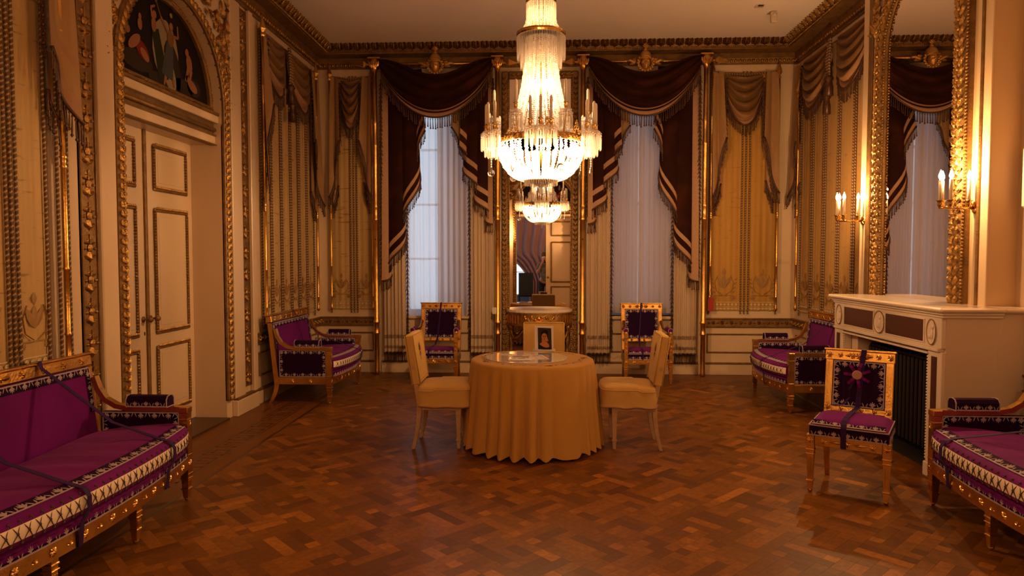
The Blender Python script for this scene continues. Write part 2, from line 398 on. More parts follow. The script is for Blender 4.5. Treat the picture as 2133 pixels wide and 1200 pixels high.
bstrip(XL, -2.92, 0, YB); bstrip(-2.92, -2.90, 0, YB, 1); bstrip(-2.90, -2.80, 0, YB); bstrip(-2.80, -2.785, 0, YB, 1); bstrip(-2.785, -2.575, 0, YB); bstrip(-2.575, -2.56, 0, YB, 1); bstrip(-2.56, -2.45, 0, YB); bstrip(-2.45, -2.42, 0, YB, 1)
bstrip(B0, 3.0, B1, B1+.03, 1); bstrip(B0, 3.0, B1+.03, B1+.13); bstrip(B0, 3.0, B1+.13, B1+.145, 1); bstrip(B0, 3.4, B1+.145, YB)
bstrip(2.95, 2.98, 0, B1, 1); bstrip(2.98, XR, 0, B1)
for k in range(38):                               # greek key inlay
    y = .3+k*.23; x = -2.68
    for a, b, c_, d in ((-.085, -.07, 0, .19), (-.085, .085, .0, .015), (.07, .085, 0, .15), (-.04, .085, .135, .15), (-.04, -.025, .06, .15), (-.04, .045, .06, .075)):
        mb.box(x+a, x+b, y+c_, y+d, 0, .002, 1)
mb.build('parquet_border', [BORD, BORDD], fl, kind='stuff')
# ------------------------------------------------ cornice
def cornice(M, s0, s1, name, mi0=0, mi1=0):
    def prof(mbx, pts, mi):                        # closed profile (d,h) extruded along s, ends mitred
        n = len(pts); v = [(s0+(d if mi0 else 0), d, h) for d, h in pts]+[(s1-(d if mi1 else 0), d, h) for d, h in pts]
        f = [tuple(range(n)), tuple(range(2*n-1, n-1, -1))]+[(i+n, (i+1) % n+n, (i+1) % n, i) for i in range(n)]
        tp = Tp(v, f); tp.l = flip(tp.l, tp.t) if False else tp.l; mbx.put(tp, None, mi)
    mbx = MB(M)
    prof(mbx, [(0, 4.47), (0, 4.30), (.06, 4.30), (.06, 4.325), (.19, 4.345), (.19, 4.365), (.20, 4.365), (.20, 4.385), (.245, 4.455), (.25, 4.47)], 0)
    prof(mbx, [(0, 4.30), (0, 4.19), (.022, 4.19), (.022, 4.205), (.03, 4.215), (.055, 4.25), (.06, 4.26), (.06, 4.30)], 0)
    o = struct(name, mbx, [GOLD3])
    e = MB(M); L = s1-s0
    egg = cat((BALL, X(s=(.017, .014, .024))), (leaf(.05, .014, .008), X((.026, .0, -.026))))
    for k in range(int(L/.058)):
        s = s0+.06+k*.058; e.put(egg, X((s, .055, 4.232)), 0, True)
    for k in range(int((L-.3)/.024)):
        s = s0+.2+k*.024; e.put(BALL, X((s, .203, 4.375), s=.0095), 0)
        e.put(BALL, X((s, .024, 4.197), s=.006), 0)
    e.build('bead_and_egg_row', GOLD2, o, kind='stuff')
    # acanthus leaves, each its own piece
    ac = cat((leaf(.115, .05, .02), X((0, 0, 0), (-.0, 0, 0))), *[(leaf(.06, .026, .018), X((sx*.012, .006, .02+.02*k), (0, sx*(.9-.15*k), 0))) for sx in (-1, 1) for k in range(4)],
             (leaf(.1, .02, .012), X((.05, -.004, .012))))
    q = MB(); q.put(ac, None, 0); first = None
    n = int((L-.36)/.122)
    A = np.array(M) @ X((s0+.2, .197, 4.377), (-.62, 0, 0))
    det = np.linalg.det(M[:3, :3])
    for k in range(n):
        s = s0+.2+(k+.5)*(L-.4)/n
        A = M @ X((s, .199, 4.379), (-.58, 0, 0))
        if det < 0: A = A @ np.diag([-1, 1, 1, 1])
        if first is None: first = q.build('acanthus_leaf', ACAN, o, world=False); ob = first
        else: ob = first.copy(); COL.objects.link(ob)
        ob.matrix_local = Matrix(A.tolist())
    return o
cornice(BACK, XL, XR, 'trim_1', 1, 1); cornice(LEFT, 3.0, YB, 'trim_2', 0, 1); cornice(RIGHT, 7.05, YB, 'trim_3', 0, 1); cornice(BREAST, 5.07, 7.05, 'trim_4', 0, 0)
# ------------------------------------------------ dado rails, wainscot mouldings, skirting
def wains(M, s0, s1, name, frames_=(), rail=True):
    mb = MB(M); mb.box(s0, s1, 0, .03, 0, .145, 0, .004); o = struct(name, mb, [PAINT])
    g = MB(M); g.box(s0, s1, 0, .04, .145, .17, 0, .006)
    g.build('skirting_moulding', GOLD3, o)
    if rail:
        g = MB(M); g.box(s0, s1, 0, .018, .66, .77, 0); g.box(s0, s1, 0, .035, .76, .78, 0, .005); g.box(s0, s1, 0, .035, .655, .67, 0, .005)
        rr = g.build('dado_rail', GOLD3, o); k = MB(M)
        n = int((s1-s0)/.06)
        for i in range(n): k.put(PALM if i % 2 else ROS, X((s0+(i+.5)*(s1-s0)/n, .018, .70 if i % 2 else .715), s=(.03, .05, .03)), 0)
        k.build('dado_relief', GOLD2, o, kind='stuff')
    for a, b, z0, z1 in frames_:
        g = MB(M); t = .017
        for q in ((a, b, z1-t, z1), (a, b, z0, z0+t), (a, a+t, z0+t, z1-t), (b-t, b, z0+t, z1-t)): g.box(q[0], q[1], 0, .018, q[2], q[3], 0, .004)
        g.build('panel_moulding', GOLD3, o)
    return o
wains(BACK, XL, -2.31, 'baseboard_back_1', [(-3.02, -2.36, .30, .565)]); wains(BACK, 2.17, XR, 'baseboard_back_2', [(2.24, 3.05, .30, .565)])
wains(BACK, -2.25, -.58, 'baseboard_back_3', [(-1.9, -.97, .30, .565)], False); wains(BACK, .5, 2.12, 'baseboard_back_4', [(.86, 1.76, .30, .565)], False)
wains(LEFT, 7.20, YB, 'baseboard_left', [(7.32, 9.3, .30, .565)]); wains(LEFT, 2.4, 4.3, 'baseboard_left_2', [(2.5, 4.2, .30, .565)])
wains(RIGHT, 7.05, YB, 'baseboard_right', [(7.15, 9.3, .30, .565)]); wains(RIGHT, 3.0, 5.06, 'baseboard_right_2', [(3.1, 4.95, .30, .565)])
wains(FRONT, XL, -.9, 'baseboard_front', [], True); wains(FRONT, 1.1, XR, 'baseboard_front_2', [], True)
# ------------------------------------------------ gilt pilaster strips with candelabra relief (left wall, both sides of arch)
CAND = cat((leaf(.09, .05, .02), X((0, 0, 0))), (leaf(.06, .03, .02), X((0, 0, .02), (0, .9, 0))), (leaf(.06, .03, .02), X((0, 0, .02), (0, -.9, 0))),
           (BALL, X((0, .008, .105), s=(.022, .012, .03))), (leaf(.05, .02, .014), X((0, 0, .13), (0, 1.3, 0))), (leaf(.05, .02, .014), X((0, 0, .13), (0, -1.3, 0))),
           (BALL, X((.04, .006, .10), s=.011)), (BALL, X((-.04, .006, .10), s=.011)), (cbox(-.004, .004, 0, .01, .1, .2), X()), (ROS, X((0, 0, .165), s=.024)))
def ornstrip(M, s0, s1, z0, z1, name, parent, mats=(GOLD3, GOLD2)):
    g = MB(M); g.box(s0, s1, 0, .012, z0, z1, 0); 
    g.box(s0, s0+.012, 0, .022, z0, z1, 0); g.box(s1-.012, s1, 0, .022, z0, z1, 0)
    o = g.build(name, mats[0], parent); k = MB(M); n = int((z1-z0)/.21); sc = (s1-s0)/.13
    for i in range(n): k.put(CAND, X((.5*(s0+s1), .012, z0+.01+i*(z1-z0)/n), s=(sc, .9, 1)), 0)
    k.build('candelabra_relief', mats[1], o, kind='stuff')
ornstrip(LEFT, 4.47, 4.64, .02, 4.18, 'gilt_pilaster', wl); ornstrip(LEFT, 6.94, 7.10, .25, 4.16, 'gilt_pilaster', wl)
g = MB(LEFT)
for a, b, d in ((4.33, 4.45, .02), (4.66, 4.84, .035), (6.70, 6.92, .035), (7.11, 7.20, .05)): g.box(a, b, 0, d, .17, 4.18, 0, .008); 
g.box(6.68, 7.2, 0, .06, 0, .16, 0, .006); g.box(4.3, 4.86, 0, .06, 0, .16, 0, .006); g.box(6.7, 7.2, 0, .06, .16, .185, 1, .005)
g.build('pilaster_panels', [PAINT, GOLD3], wl)
# ------------------------------------------------ arched doorway (used twice: left wall and front wall)
def fig(mbx, pts, mi, d, k=.003): mbx.put(prism(pts, d, d+k), None, mi)
PM = [mat('painting_'+n, c, .6, spec=.12) for n, c in (('night', (.010, .006, .005)), ('flesh', (.25, .11, .055)), ('moon', (.26, .20, .13)), ('ochre', (.17, .09, .025)), ('blue', (.055, .06, .07)), ('red', (.15, .012, .008)), ('green', (.022, .024, .015)), ('cloud', (.03, .02, .014)))]
def ell(cx, cz, a, b, rot=0, n=14): return [(cx+a*math.cos(t)*math.cos(rot)-b*math.sin(t)*math.sin(rot), cz+a*math.cos(t)*math.sin(rot)+b*math.sin(t)*math.cos(rot)) for t in np.linspace(0, 2*PI, n, endpoint=False)]
def limb(p, q, w0, w1):
    dx, dz = q[0]-p[0], q[1]-p[1]; l = math.hypot(dx, dz); nx, nz = -dz/l, dx/l
    return [(p[0]+nx*w0, p[1]+nz*w0), (q[0]+nx*w1, q[1]+nz*w1), (q[0]-nx*w1, q[1]-nz*w1), (p[0]-nx*w0, p[1]-nz*w0)]
def doorway(M, c, name, leaves, parentname):
    z1 = 2.70; dleaf = -.36
    # casing: lintel ledge + lunette wall
    mb = MB(M)
    mb.box(c-AR, c+AR, -.36, -.10, z1, 3.03, 0); n = 20
    arc = [(c+(AR-.0)*math.cos(a), AZ+(AR)*math.sin(a)) for a in np.linspace(PI, 0, n)]
    mb.put(prism(arc, -.36, -.12), None, 0)
    mb.box(c-AR, c+AR, -.12, -.065, 2.70, 2.78, 0, .006); mb.box(c-AR, c+AR, -.12, -.03, 2.90, 2.97, 0, .006)
    if leaves == 2: mb.box(c-AR, c+AR, -.36, -.30, 0, 0.0005, 0)
    door = struct(name, mb, [PAINT])
    g = MB(M); g.put(sweep([(.022*math.cos(a), .022*math.sin(a)) for a in np.linspace(0, 2*PI, 8, endpoint=False)], [(c-AR, -.075, 2.84), (c+AR, -.075, 2.84)]), None, 0, True)
    g.box(c-AR, c+AR, -.12, -.08, 2.78, 2.90, 0); g.box(c-AR, c+AR, -.10, -.055, 2.775, 2.79, 0); g.box(c-AR, c+AR, -.12, -.05, 2.69, 2.70, 0); g.box(c-AR, c+AR, -.1, -.02, 2.97, 3.0, 0, .006)
    g.build('gilt_ledge_moulding', GOLD3, door)
    # painting
    p = MB(M); r = AR-.055; d0 = -.118
    P2 = [(c+r*math.cos(a), AZ+r*math.sin(a)) for a in np.linspace(PI, 0, 24)]
    p.put(prism(P2, d0, d0+.01), None, 0); d = d0+.010
    k = (1 if leaves == 2 else -1)
    Tt = lambda pts: [(c+x*k, AZ+z) for x, z in pts]
    for pts, mi, e in ((ell(.02, .33, .20, .27, .1), 2, 0), (ell(.12, .22, .12, .23, .3), 7, 1), (ell(.06, .16, .09, .17, .5), 2, 2), (ell(.3, .1, .17, .07), 7, 1), (ell(.48, .13, .12, .08), 7, 1), (ell(-.40, .14, .22, .08), 7, 1), (ell(-.05, .07, .2, .06), 7, 1),
        (limb((-.14, .47), (-.02, .08), .05, .075), 6, 3), (ell(-.16, .50, .035, .06), 1, 4), (ell(-.15, .585, .028, .033), 1, 5), (limb((-.18, .55), (-.2, .63), .014, .01), 1, 5), (limb((-.2, .63), (-.14, .66), .012, .008), 1, 5),
        (limb((.08, .42), (.03, .12), .05, .09), 4, 5), (ell(.09, .46, .05, .07), 3, 6), (ell(.10, .565, .028, .034), 1, 7), (limb((.05, .50), (-.06, .60), .014, .010), 1, 7), (limb((.13, .49), (.21, .5), .014, .012), 1, 7), (limb((.21, .5), (.2, .6), .012, .008), 1, 7), (limb((-.06, .6), (-.12, .7), .006, .004), 3, 7), (ell(-.13, .72, .018, .03), 3, 8),
        (limb((.0, .12), (-.03, .04), .02, .01), 1, 7), (limb((.12, .12), (.13, .05), .02, .01), 1, 7), (ell(.1, .66, .022, .022, n=6), 2, 8),
        (ell(-.44, .28, .042, .10, -.9), 1, 4), (ell(-.33, .24, .11, .06, -.6), 5, 3), (ell(-.30, .21, .07, .035, -.6), 1, 4), (ell(-.53, .35, .035, .035), 1, 5), (ell(-.36, .44, .03, .05), 1, 5), (ell(-.36, .50, .02, .024), 1, 6),
        (ell(.40, .33, .05, .08, .2), 1, 4), (limb((.38, .28), (.33, .16), .025, .012), 1, 5), (limb((.43, .28), (.40, .17), .025, .012), 1, 5), (ell(.36, .42, .03, .035), 1, 5), (ell(.45, .14, .09, .045, -.4), 1, 4), (ell(.36, .19, .03, .03), 1, 5)):
        fig(p, Tt(pts), mi, d+e*.0012)
    p.build('lunette_painting', PM, door)
    f = MB(M); A = np.linspace(PI, 0, 40)
    P3 = [(c+(AR-.03)*math.cos(a), -.10, AZ+(AR-.03)*math.sin(a)) for a in A]
    f.put(sweep([(.028, .02), (.028, -.02), (-.0, -.03), (-.028, -.02), (-.028, .02)], P3, up0=(0, 0, 1) if False else (-1, 0, 0)), None, 0)
    f.box(c-AR, c+AR, -.13, -.075, 3.0, 3.055, 0, .005); f.build('lunette_frame', GOLD3, door)
    f = MB(M)
    along(f, P3, xf(BALL, X(s=(.012, .01, .008))), .024, (0, 1, 0), off=.028); along(f, [(c-AR+.03, -.07, 3.03), (c+AR-.03, -.07, 3.03)], xf(BALL, X(s=(.011, .01, .008))), .024, (0, 1, 0))
    f.build('lunette_beading', GOLD2, door, kind='stuff')
    # gilt leaf archivolt
    f = MB(M); Rb = AR+.045
    path = [(c-Rb, .02, .185)]+[(c-Rb, .02, z) for z in np.linspace(.3, AZ, 20)]+[(c+Rb*math.cos(a), .02, AZ+Rb*math.sin(a)) for a in np.linspace(PI, 0, 40)][1:]+[(c+Rb, .02, z) for z in np.linspace(AZ, .185, 20)][1:]
    f.put(sweep([(-.045, .03), (.045, .03), (.045, .0), (.022, -.022), (-.022, -.022), (-.045, .0)], path, up0=(-1, 0, 0)), None, 0)
    f.build('archivolt', GOLD3, door); f = MB(M)
    lf = cat((leaf(.075, .04, .014), X((-.035, 0, 0), (0, PI/2-.45, 0))), (leaf(.075, .04, .014), X((-.035, 0, 0), (0, PI/2+.45, 0))), (BALL, X((.02, .004, 0), s=(.012, .01, .012))))
    along(f, path, lf, .068, (0, 1, 0), off=.020); f.build('archivolt_leaves', GOLD2, door, kind='stuff')
    # spandrel foliage
    for sx in (-1, 1):
        f = MB(M); o0 = (c+sx*.93, 3.35)
        pts = [(c+sx*.92, .012, 2.72), (c+sx*.90, .012, 3.1), (c+sx*.93, .012, 3.4), (c+sx*.84, .012, 3.75), (c+sx*.9, .012, 3.98)]
        f.put(tube(pts, .012, 6), None, 0, True)
        for i in range(80):
            q = rnd.random(); zz = 3.05+q*1.03
            xin = math.sqrt(max(0, (AR+.12)**2-(zz-AZ)**2)); xx = xin+(1.02-xin)*rnd.random()
            if xx < xin or xx > 1.03: continue
            f.put(leaf(.12, .045, .03), X((c+sx*xx, .006, zz), (0, rnd.uniform(-1.6, 1.6), 0)), 0)
            if i % 3 == 0: f.put(ROS, X((c+sx*xx, .02, zz), s=.035), 0)
        f.build('spandrel_foliage', GOLD2, door, kind='stuff')
        f = MB(M); f.box(c+sx*1.05-.012, c+sx*1.05+.012, 0, .02, 2.7, 4.14, 0, .004); f.box(min(c, c+sx*1.05), max(c, c+sx*1.05), 0, .02, 4.12, 4.145, 0, .004); f.build('spandrel_border', GOLD3, door)
    # leaves
    for sx in ((-1, 1) if leaves == 2 else (1,)):
        q = MB(M); x0, x1 = (c+.004, c+AR) if sx > 0 else (c-AR, c-.004)
        if leaves == 1: x0 = c
        q.box(x0, x1, dleaf, dleaf+.045, .025, z1, 0, .003)
        lfo = q.build('door_leaf', PAINT2, door)
        xi, xo = (c+.13, c+.70) if sx > 0 else (c-.70, c-.13)
        for za, zb in ((.19, .82), (.92, 2.04), (2.19, 2.60)):
            q = MB(M); q.box(xi+.03, xo-.03, dleaf+.045, dleaf+.052, za+.03, zb-.03, 0, .003); q.box(xi+.075, xo-.075, dleaf+.052, dleaf+.056, za+.075, zb-.075, 0, .002)
            q.build('door_panel', PAINT2, lfo); q = MB(M); t = .036
            for w_ in ((xi, xo, zb-t, zb), (xi, xo, za, za+t), (xi, xi+t, za+t, zb-t), (xo-t, xo, za+t, zb-t)): q.box(w_[0], w_[1], dleaf+.045, dleaf+.065, w_[2], w_[3], 0, .008)
            for P_ in ([(xi+t/2, dleaf+.066, za+t/2), (xo-t/2, dleaf+.066, za+t/2)], [(xi+t/2, dleaf+.066, zb-t/2), (xo-t/2, dleaf+.066, zb-t/2)], [(xi+t/2, dleaf+.066, za+t/2), (xi+t/2, dleaf+.066, zb-t/2)], [(xo-t/2, dleaf+.066, za+t/2), (xo-t/2, dleaf+.066, zb-t/2)]):
                along(q, P_, leaf(.03, .022, .010), .026, (0, 1, 0), mi=1)
            q.build('panel_moulding', [GOLD3, GOLD2], lfo)
        q = MB(M); kx = c+sx*.055
        q.put(xf(lathe([(.026, 0), (.026, .006), (.009, .012), (.009, .045), (.024, .055), (.027, .07), (.018, .084), (0, .087)], 12), X(r=(-PI/2, 0, 0))), X((kx, dleaf+.045, 1.07)), 0, True)
        q.build('door_knob', GOLD3, lfo)
        if leaves == 2 and sx < 0:
            q = MB(M); q.box(c-.045, c-.035, dleaf+.045, dleaf+.05, .93, .96, 0); q.build('keyhole', SOOT, lfo)
    if leaves == 2:
        q = MB(M); q.box(c-.016, c+.016, dleaf+.04, dleaf+.07, .025, z1, 0, .008); q.build('meeting_bead', GOLD3, door)
    q = MB(M); q.box(c-AR, c+AR, -.36, .03, -.01, .022, 0, .004); q.build('threshold', THRESH, door)
    return door
doorway(LEFT, AY, 'door_1', 2, wl); doorway(FRONT, FX, 'door_2', 1, wf)
# ------------------------------------------------ windows
for wi, (a, b) in enumerate(WIN):
    mb = MB(BACK); z0, z1 = .80, 3.9
    for q in ((a, a+.06, z0, z1), (b-.06, b, z0, z1), (a, b, z0, z0+.06), (a, b, z1-.06, z1)): mb.box(q[0], q[1], -.33, -.24, q[2], q[3], 0, .006)
    win = struct('window_%d' % (wi+1), mb, [PAINT])
    mb = MB(BACK); mb.box((a+b)/2-.02, (a+b)/2+.02, -.31, -.26, z0+.06, z1-.06, 0, .004)
    for k in range(1, 4): mb.box(a+.06, b-.06, -.31, -.26, z0+k*.77, z0+k*.77+.03, 0, .004)
    mb.build('glazing_bars', PAINT, win); mb = MB(BACK); mb.box(a+.06, b-.06, -.29, -.284, z0+.06, z1-.06); mb.build('pane', GLASS, win)
    mb = MB(BACK); mb.box(a-.04, b+.04, -.20, .05, .755, .80, 0, .01); mb.build('window_sill', PAINT, win)
    for s0, s1 in (((-1.42, b),) if wi == 0 else ((a, 1.295), (1.325, b))):       # interior shutters
        mb = MB(BACK); mb.box(s0, s1, -.17, -.145, .81, 3.88, 0, .004); mb.build('window_blind', BLIND, win)
# sheer curtains
def pleats(M, s0, s1, z0, z1, d0, amp, n, seed, nv=14, flare=.0, nu=None, top=1.0):
    r_ = np.random.RandomState(seed); nu = nu or int(n*10); U = np.linspace(0, 1, nu); ph = np.cumsum(r_.uniform(.6, 1.4, nu)); ph = ph/ph[-1]*n*2*PI
    am = np.interp(U, np.linspace(0, 1, n+1), r_.uniform(.5, 1.2, n+1))
    P = np.zeros((nu, nv, 3))
    for j, v in enumerate(np.linspace(0, 1, nv)):
        P[:, j, 0] = s0+(s1-s0)*U+.004*np.sin(ph*.5+v*3); P[:, j, 1] = d0+amp*am*np.sin(ph+.25*math.sin(v*3))*(top+(1-top)*v); P[:, j, 2] = z1+(z0-z1)*v
    return P
for wi, (s0, s1, k, lab) in enumerate(((-1.99, -1.40, 0, 'left sheer voile curtain of the left window, lit bluish by the daylight'), (-1.45, -.90, 0, 'right sheer voile curtain of the left window, in warm shade'),
        (.80, 1.33, 1, 'left sheer voile curtain of the right window'), (1.30, 1.82, 1, 'right sheer voile curtain of the right window'))):
    mb = MB(BACK); P = pleats(BACK, s0, s1, .845 if k else .80, 3.95, .035+.02*(wi % 2), .014, 7, 11+wi); mb.put(grid(P), None, 0, True)
    o = mb.build('sheer_curtain', SHEER); o['label'] = lab; o['category'] = 'curtain'; o['group'] = 'sheer window curtains'
    Q = P[:, -1, :]; h = MB(BACK); HP = np.stack([np.column_stack([Q[:, 0], Q[:, 1]+.002, Q[:, 2]+z]) for z in (0, .09)], 1); h.put(grid(HP), None, 0, True); h.build('hem', SHEER, o)
# ------------------------------------------------ fringes and drapery builders
TAS = lathe([(.30, 0), (.22, -.12), (.5, -.17), (.22, -.24), (.42, -.78), (.30, -.82), (.75, -.91), (0, -1)], 5)
def fringe(mb, P, L=.11, sp=.04, r=.014, M=None, mi=0, band=.012, jit=.12):
    P = np.asarray(P, float); d = np.linalg.norm(np.diff(P, axis=0), axis=1); c = np.concatenate([[0], np.cumsum(d)]); n = max(1, int(c[-1]/sp))
    for k in range(n+1):
        q = min(k*c[-1]/n, c[-1]-1e-6); i = min(np.searchsorted(c, q, 'right')-1, len(d)-1); p = P[i]+(P[i+1]-P[i])*(q-c[i])/max(d[i], 1e-9)
        l = L*(1+jit*rnd.uniform(-1, 1)); mb.put(TAS, X(p, (rnd.uniform(-.04, .04), rnd.uniform(-.05, .05), 0), (r, r, l)) if M is None else M @ X(p, (0, rnd.uniform(-.05, .05), 0), (r, r, l)), mi, True)
    if band: mb.put(tube(P, band, 5, flat=1), M, mi, True)
def vfringe(mb, s, d, z0, z1, mi=0, r=.012):      # knotted side fringe hanging down an edge
    z = z1
    while z > z0:
        for q in (-1, 1):
            mb.put(TAS, X((s+q*.004, d, z), (0, q*.28+rnd.uniform(-.1, .1), 0), (r, r, .085)), mi, True)
        mb.put(BALL, X((s, d+.008, z), s=.013), mi, True); z -= .055
    mb.put(tube([(s, d, z1), (s, d, z0)], .007, 5), None, mi)
def swag(M, s0, s1, zt, st, sb, depth, folds, bands, gather=.12, amp=.03, nu=34, nv=46, d0=.03, p=.85, skew=0., drop=(0, 0), pt=1.8):
    U = np.linspace(0, 1, nu); Vv = np.linspace(0, 1, nv); P = np.zeros((nu, nv, 3))
    for j, v in enumerate(Vv):
        sh = (4*U*(1-U))**(pt+(p-pt)*min(1, v*1.6)); k = st+(sb-st)*v
        pin = .10*v*(1-sh)
        P[:, j, 0] = s0+(s1-s0)*U+skew*sh*v
        P[:, j, 2] = zt-k*sh-gather*v*(1-sh)+drop[0]*(1-U)+drop[1]*U
        f = np.sin(2*PI*folds*v+1.3*np.sin(PI*U)+.8*U)
        P[:, j, 1] = d0+depth*np.sin(PI*U)**.8*(.25+.75*math.sin(PI*min(1, v*.75)))+amp*f*(.35+.65*np.sin(PI*U))*(1-.6*max(0, v-.8)*5)
        P[:, j, 2] += .35*amp*np.cos(2*PI*folds*v+1.3*np.sin(PI*U)+.8*U)*np.sin(PI*U)
    mi = np.zeros((nu-1, nv-1), int)
    for v0, v1, m in bands: mi[:, (Vv[:-1] >= v0) & (Vv[:-1] < v1)] = m
    return P, mi.ravel()
def cascade(s_out, s_in, zt, z_out, z_in, n, amp, dists, bmi, base, d0=.05, over=.03, pw=1.0, nu=None, edge=None, topw=.75):
    """pleated tail: long at the outer side, short at the inner side; bands parallel to the lower edge"""
    nu = nu or n*12+1; A = np.linspace(0, 1, nu); zig = np.sin(2*PI*n*A)
    zb = z_out+(z_in-z_out)*A**pw
    s = s_out+(s_in-s_out)*A+math.copysign(over, s_in-s_out)*np.sin(2*PI*n*A)*.9
    d = d0+amp*(.5+.5*np.cos(2*PI*n*A))
    rows = []; mis = []
    lens = zt-zb
    for k, f in enumerate(np.linspace(0, 1, 9)): rows.append(zt-(lens-dists[0])*f*1.0)
    for q in dists[1:]: rows.append(zb+q)
    rows.append(zb.copy()); nv = len(rows); P = np.zeros((nu, nv, 3))
    for j, z in enumerate(rows):
        fr_ = np.clip((zt-z)/np.maximum(lens, .01), 0, 1); w_ = topw+(1-topw)*fr_
        P[:, j, 0] = s_out+(s-s_out)*w_; P[:, j, 1] = d*(.6+.4*fr_)+.02*fr_; P[:, j, 2] = z
    mi = np.full((nu-1, nv-1), base)
    for j, m in enumerate(bmi): mi[:, 8+j] = m
    if edge:
        for a, b, m in edge: mi[(A[:-1] >= a) & (A[:-1] < b), :] = m
    return P, mi.ravel()
def arrow(M, s, h, d, dirn, r=.018):              # spear head of a horizontal pole
    t = lathe([(r*.7, 0), (r*1.5, .01), (r*.7, .03), (r*.9, .05), (r*3.2, .09), (r*1.1, .17), (0, .24)], 4)
    A = X((s, d, h), (0, math.copysign(PI/2, dirn), 0)) @ X(r=(0, 0, PI/4))
    return t, A
# window drapery ensembles
def pole_column(x, lab):
    t = thing('gilt_pole', lab, 'curtain pole', (x, YB-.17, 0), group='tall gilt poles beside the windows')
    M = X((x, YB-.17, 0)); q = MB(M)
    q.put(lathe([(.026, .0), (.040, .02), (.036, .05), (.034, .12), (.034, .55), (.044, .56), (.044, .575), (.036, .59), (.036, .70), (.046, .71), (.046, .73), (.034, .75), (.035, 2.1), (.042, 2.11), (.042, 2.13), (.034, 2.15), (.034, 2.28), (.040, 2.29), (.034, 2.31), (.033, 3.1), (.038, 3.11), (.038, 3.13), (.032, 3.15), (.031, 3.4), (.037, 3.42), (.031, 3.44), (.030, 4.14)], 16), None, 0, True)
    q.build('pole', GOLD, t); q = MB(M)
    q.put(lathe([(.03, 4.10), (.045, 4.16), (.05, 4.22), (.062, 4.27), (.035, 4.275)], 14), None, 0, True)
    q.box(-.085, .085, -.06, .07, 4.272, 4.295, 0, .005)
    for k in range(5): q.put(leaf(.10, .04, .014), X((.045*math.sin((k-2)*.5), -.05, 4.15), (0, (k-2)*.16, 0)) @ np.diag([1, -1, 1, 1]), 0)
    q.put(xf(disc(.022, .012), X(r=(0, 0, PI))), X((0, -.062, 4.215)), 0); q.put(BALLS, X((0, -.07, 4.215), s=.012), 0, True)
    q.build('capital', GOLD, t); q = MB(M)
    for z in (1.85,): q.put(BALL, X((0, -.034, z), s=.009), 0)
    q.build('bolt', SOOT, t)
pole_column(-2.28, 'leftmost of the four tall gilt poles, left of the left window'); pole_column(-.615, 'tall gilt pole right of the left window, left of the pier mirror')
pole_column(.53, 'tall gilt pole right of the pier mirror, left of the right window'); pole_column(2.15, 'rightmost of the four tall gilt poles, right of the right window')
VB = [VEL, TRIMV, SILKL, FRG]
def helmet(t, M):
    # gilded helmeted head
    q = MB(M); nu_, nv_ = 30, 30; P = np.zeros((nu_, nv_, 3))
    for i in range(nu_):
        for j in range(nv_):
            a = -PI/2*1.15+PI*1.15*i/(nu_-1); v = -1+2*j/(nv_-1)
            w_ = math.sqrt(max(0, 1-abs(v)**2.4)); w_ *= (1 if v > -.2 else 1-.22*(-.2-v)/.8)
            x = .068*w_*math.sin(a); y = .07*w_*math.cos(a); z = .105*v
            fx, fz = x/.068, v
            nose = math.exp(-(fx/.13)**2)*(max(0, 1-abs(fz+.02)/.30))*(1.1-.9*(fz+.02+.3)/.6); y += .042*max(0, nose)
            y -= .024*math.exp(-((abs(fx)-.36)/.2)**2-((fz-.12)/.10)**2); y += .011*math.exp(-((abs(fx)-.36)/.12)**2-((fz-.11)/.05)**2)
            y += .014*math.exp(-(fx/.26)**2-((fz+.47)/.06)**2)+.008*math.exp(-(fx/.24)**2-((fz+.58)/.05)**2)-.005*math.exp(-(fx/.26)**2-((fz+.525)/.02)**2)
            y += .012*math.exp(-(fx/.3)**2-((fz+.85)/.15)**2); y += .006*math.exp(-((abs(fx)-.35)/.25)**2-((fz-.26)/.05)**2)
            P[i, j] = (x*.86, y, z*.84)
    q.put(grid(P), X((0, .075, -.02)), 0, True)
    q.build('face', MASKG, t)
    q = MB(M); q.put(lathe([(.086, .045), (.084, .05), (.080, .09), (.066, .125), (.045, .15), (.02, .165), (0, .167)], 18, 1, 1.0), X((0, .05, -.01)), 0, True)
    q.put(tube([(.084*math.sin(a), .05+.088*math.cos(a), .040+.022*math.cos(2*a)) for a in np.linspace(-PI/2, PI/2, 14)], .009, 6), None, 0, True)
    q.build('helmet', MASKG, t)
    q = MB(M); q.put(lathe([(.02, .155), (.030, .17), (.016, .185), (.026, .21), (.034, .23), (.02, .25), (0, .255)], 10), X((0, .05, -.01)), 0, True)
    q.put(PALM, X((0, .08, .19), s=.055), 0); q.build('crest', MASKG, t)
    q = MB(M)
    for k in range(26):
        a = PI*.98+(-PI*.96*2)*k/25 if False else -PI*.72+PI*1.44*k/25
        q.put(BALL, X(((.088+.016*(k % 2))*math.sin(a+PI), .07+.012*(k % 2), -.015+(.088+.014*(k % 2))*math.cos(a+PI)), s=(.018, .018, .018)), 0, True)
    q.build('curls', MASKG, t)
    for sx in (-1, 1):
        q = MB(M)
        for k in range(4): q.put(leaf(.12-.015*k, .035, .02), X((sx*.09, .03, .0+.012*k), (0, sx*(PI/2+.15-.12*k), 0)), 0)
        q.put(tube([(sx*.08, .02, .02), (sx*.14, .03, .0), (sx*.19, .03, .03), (sx*.24, .02, .025)], [.022, .02, .018, .017], 8), None, 0, True)
        q.build('wing', MASKG, t)
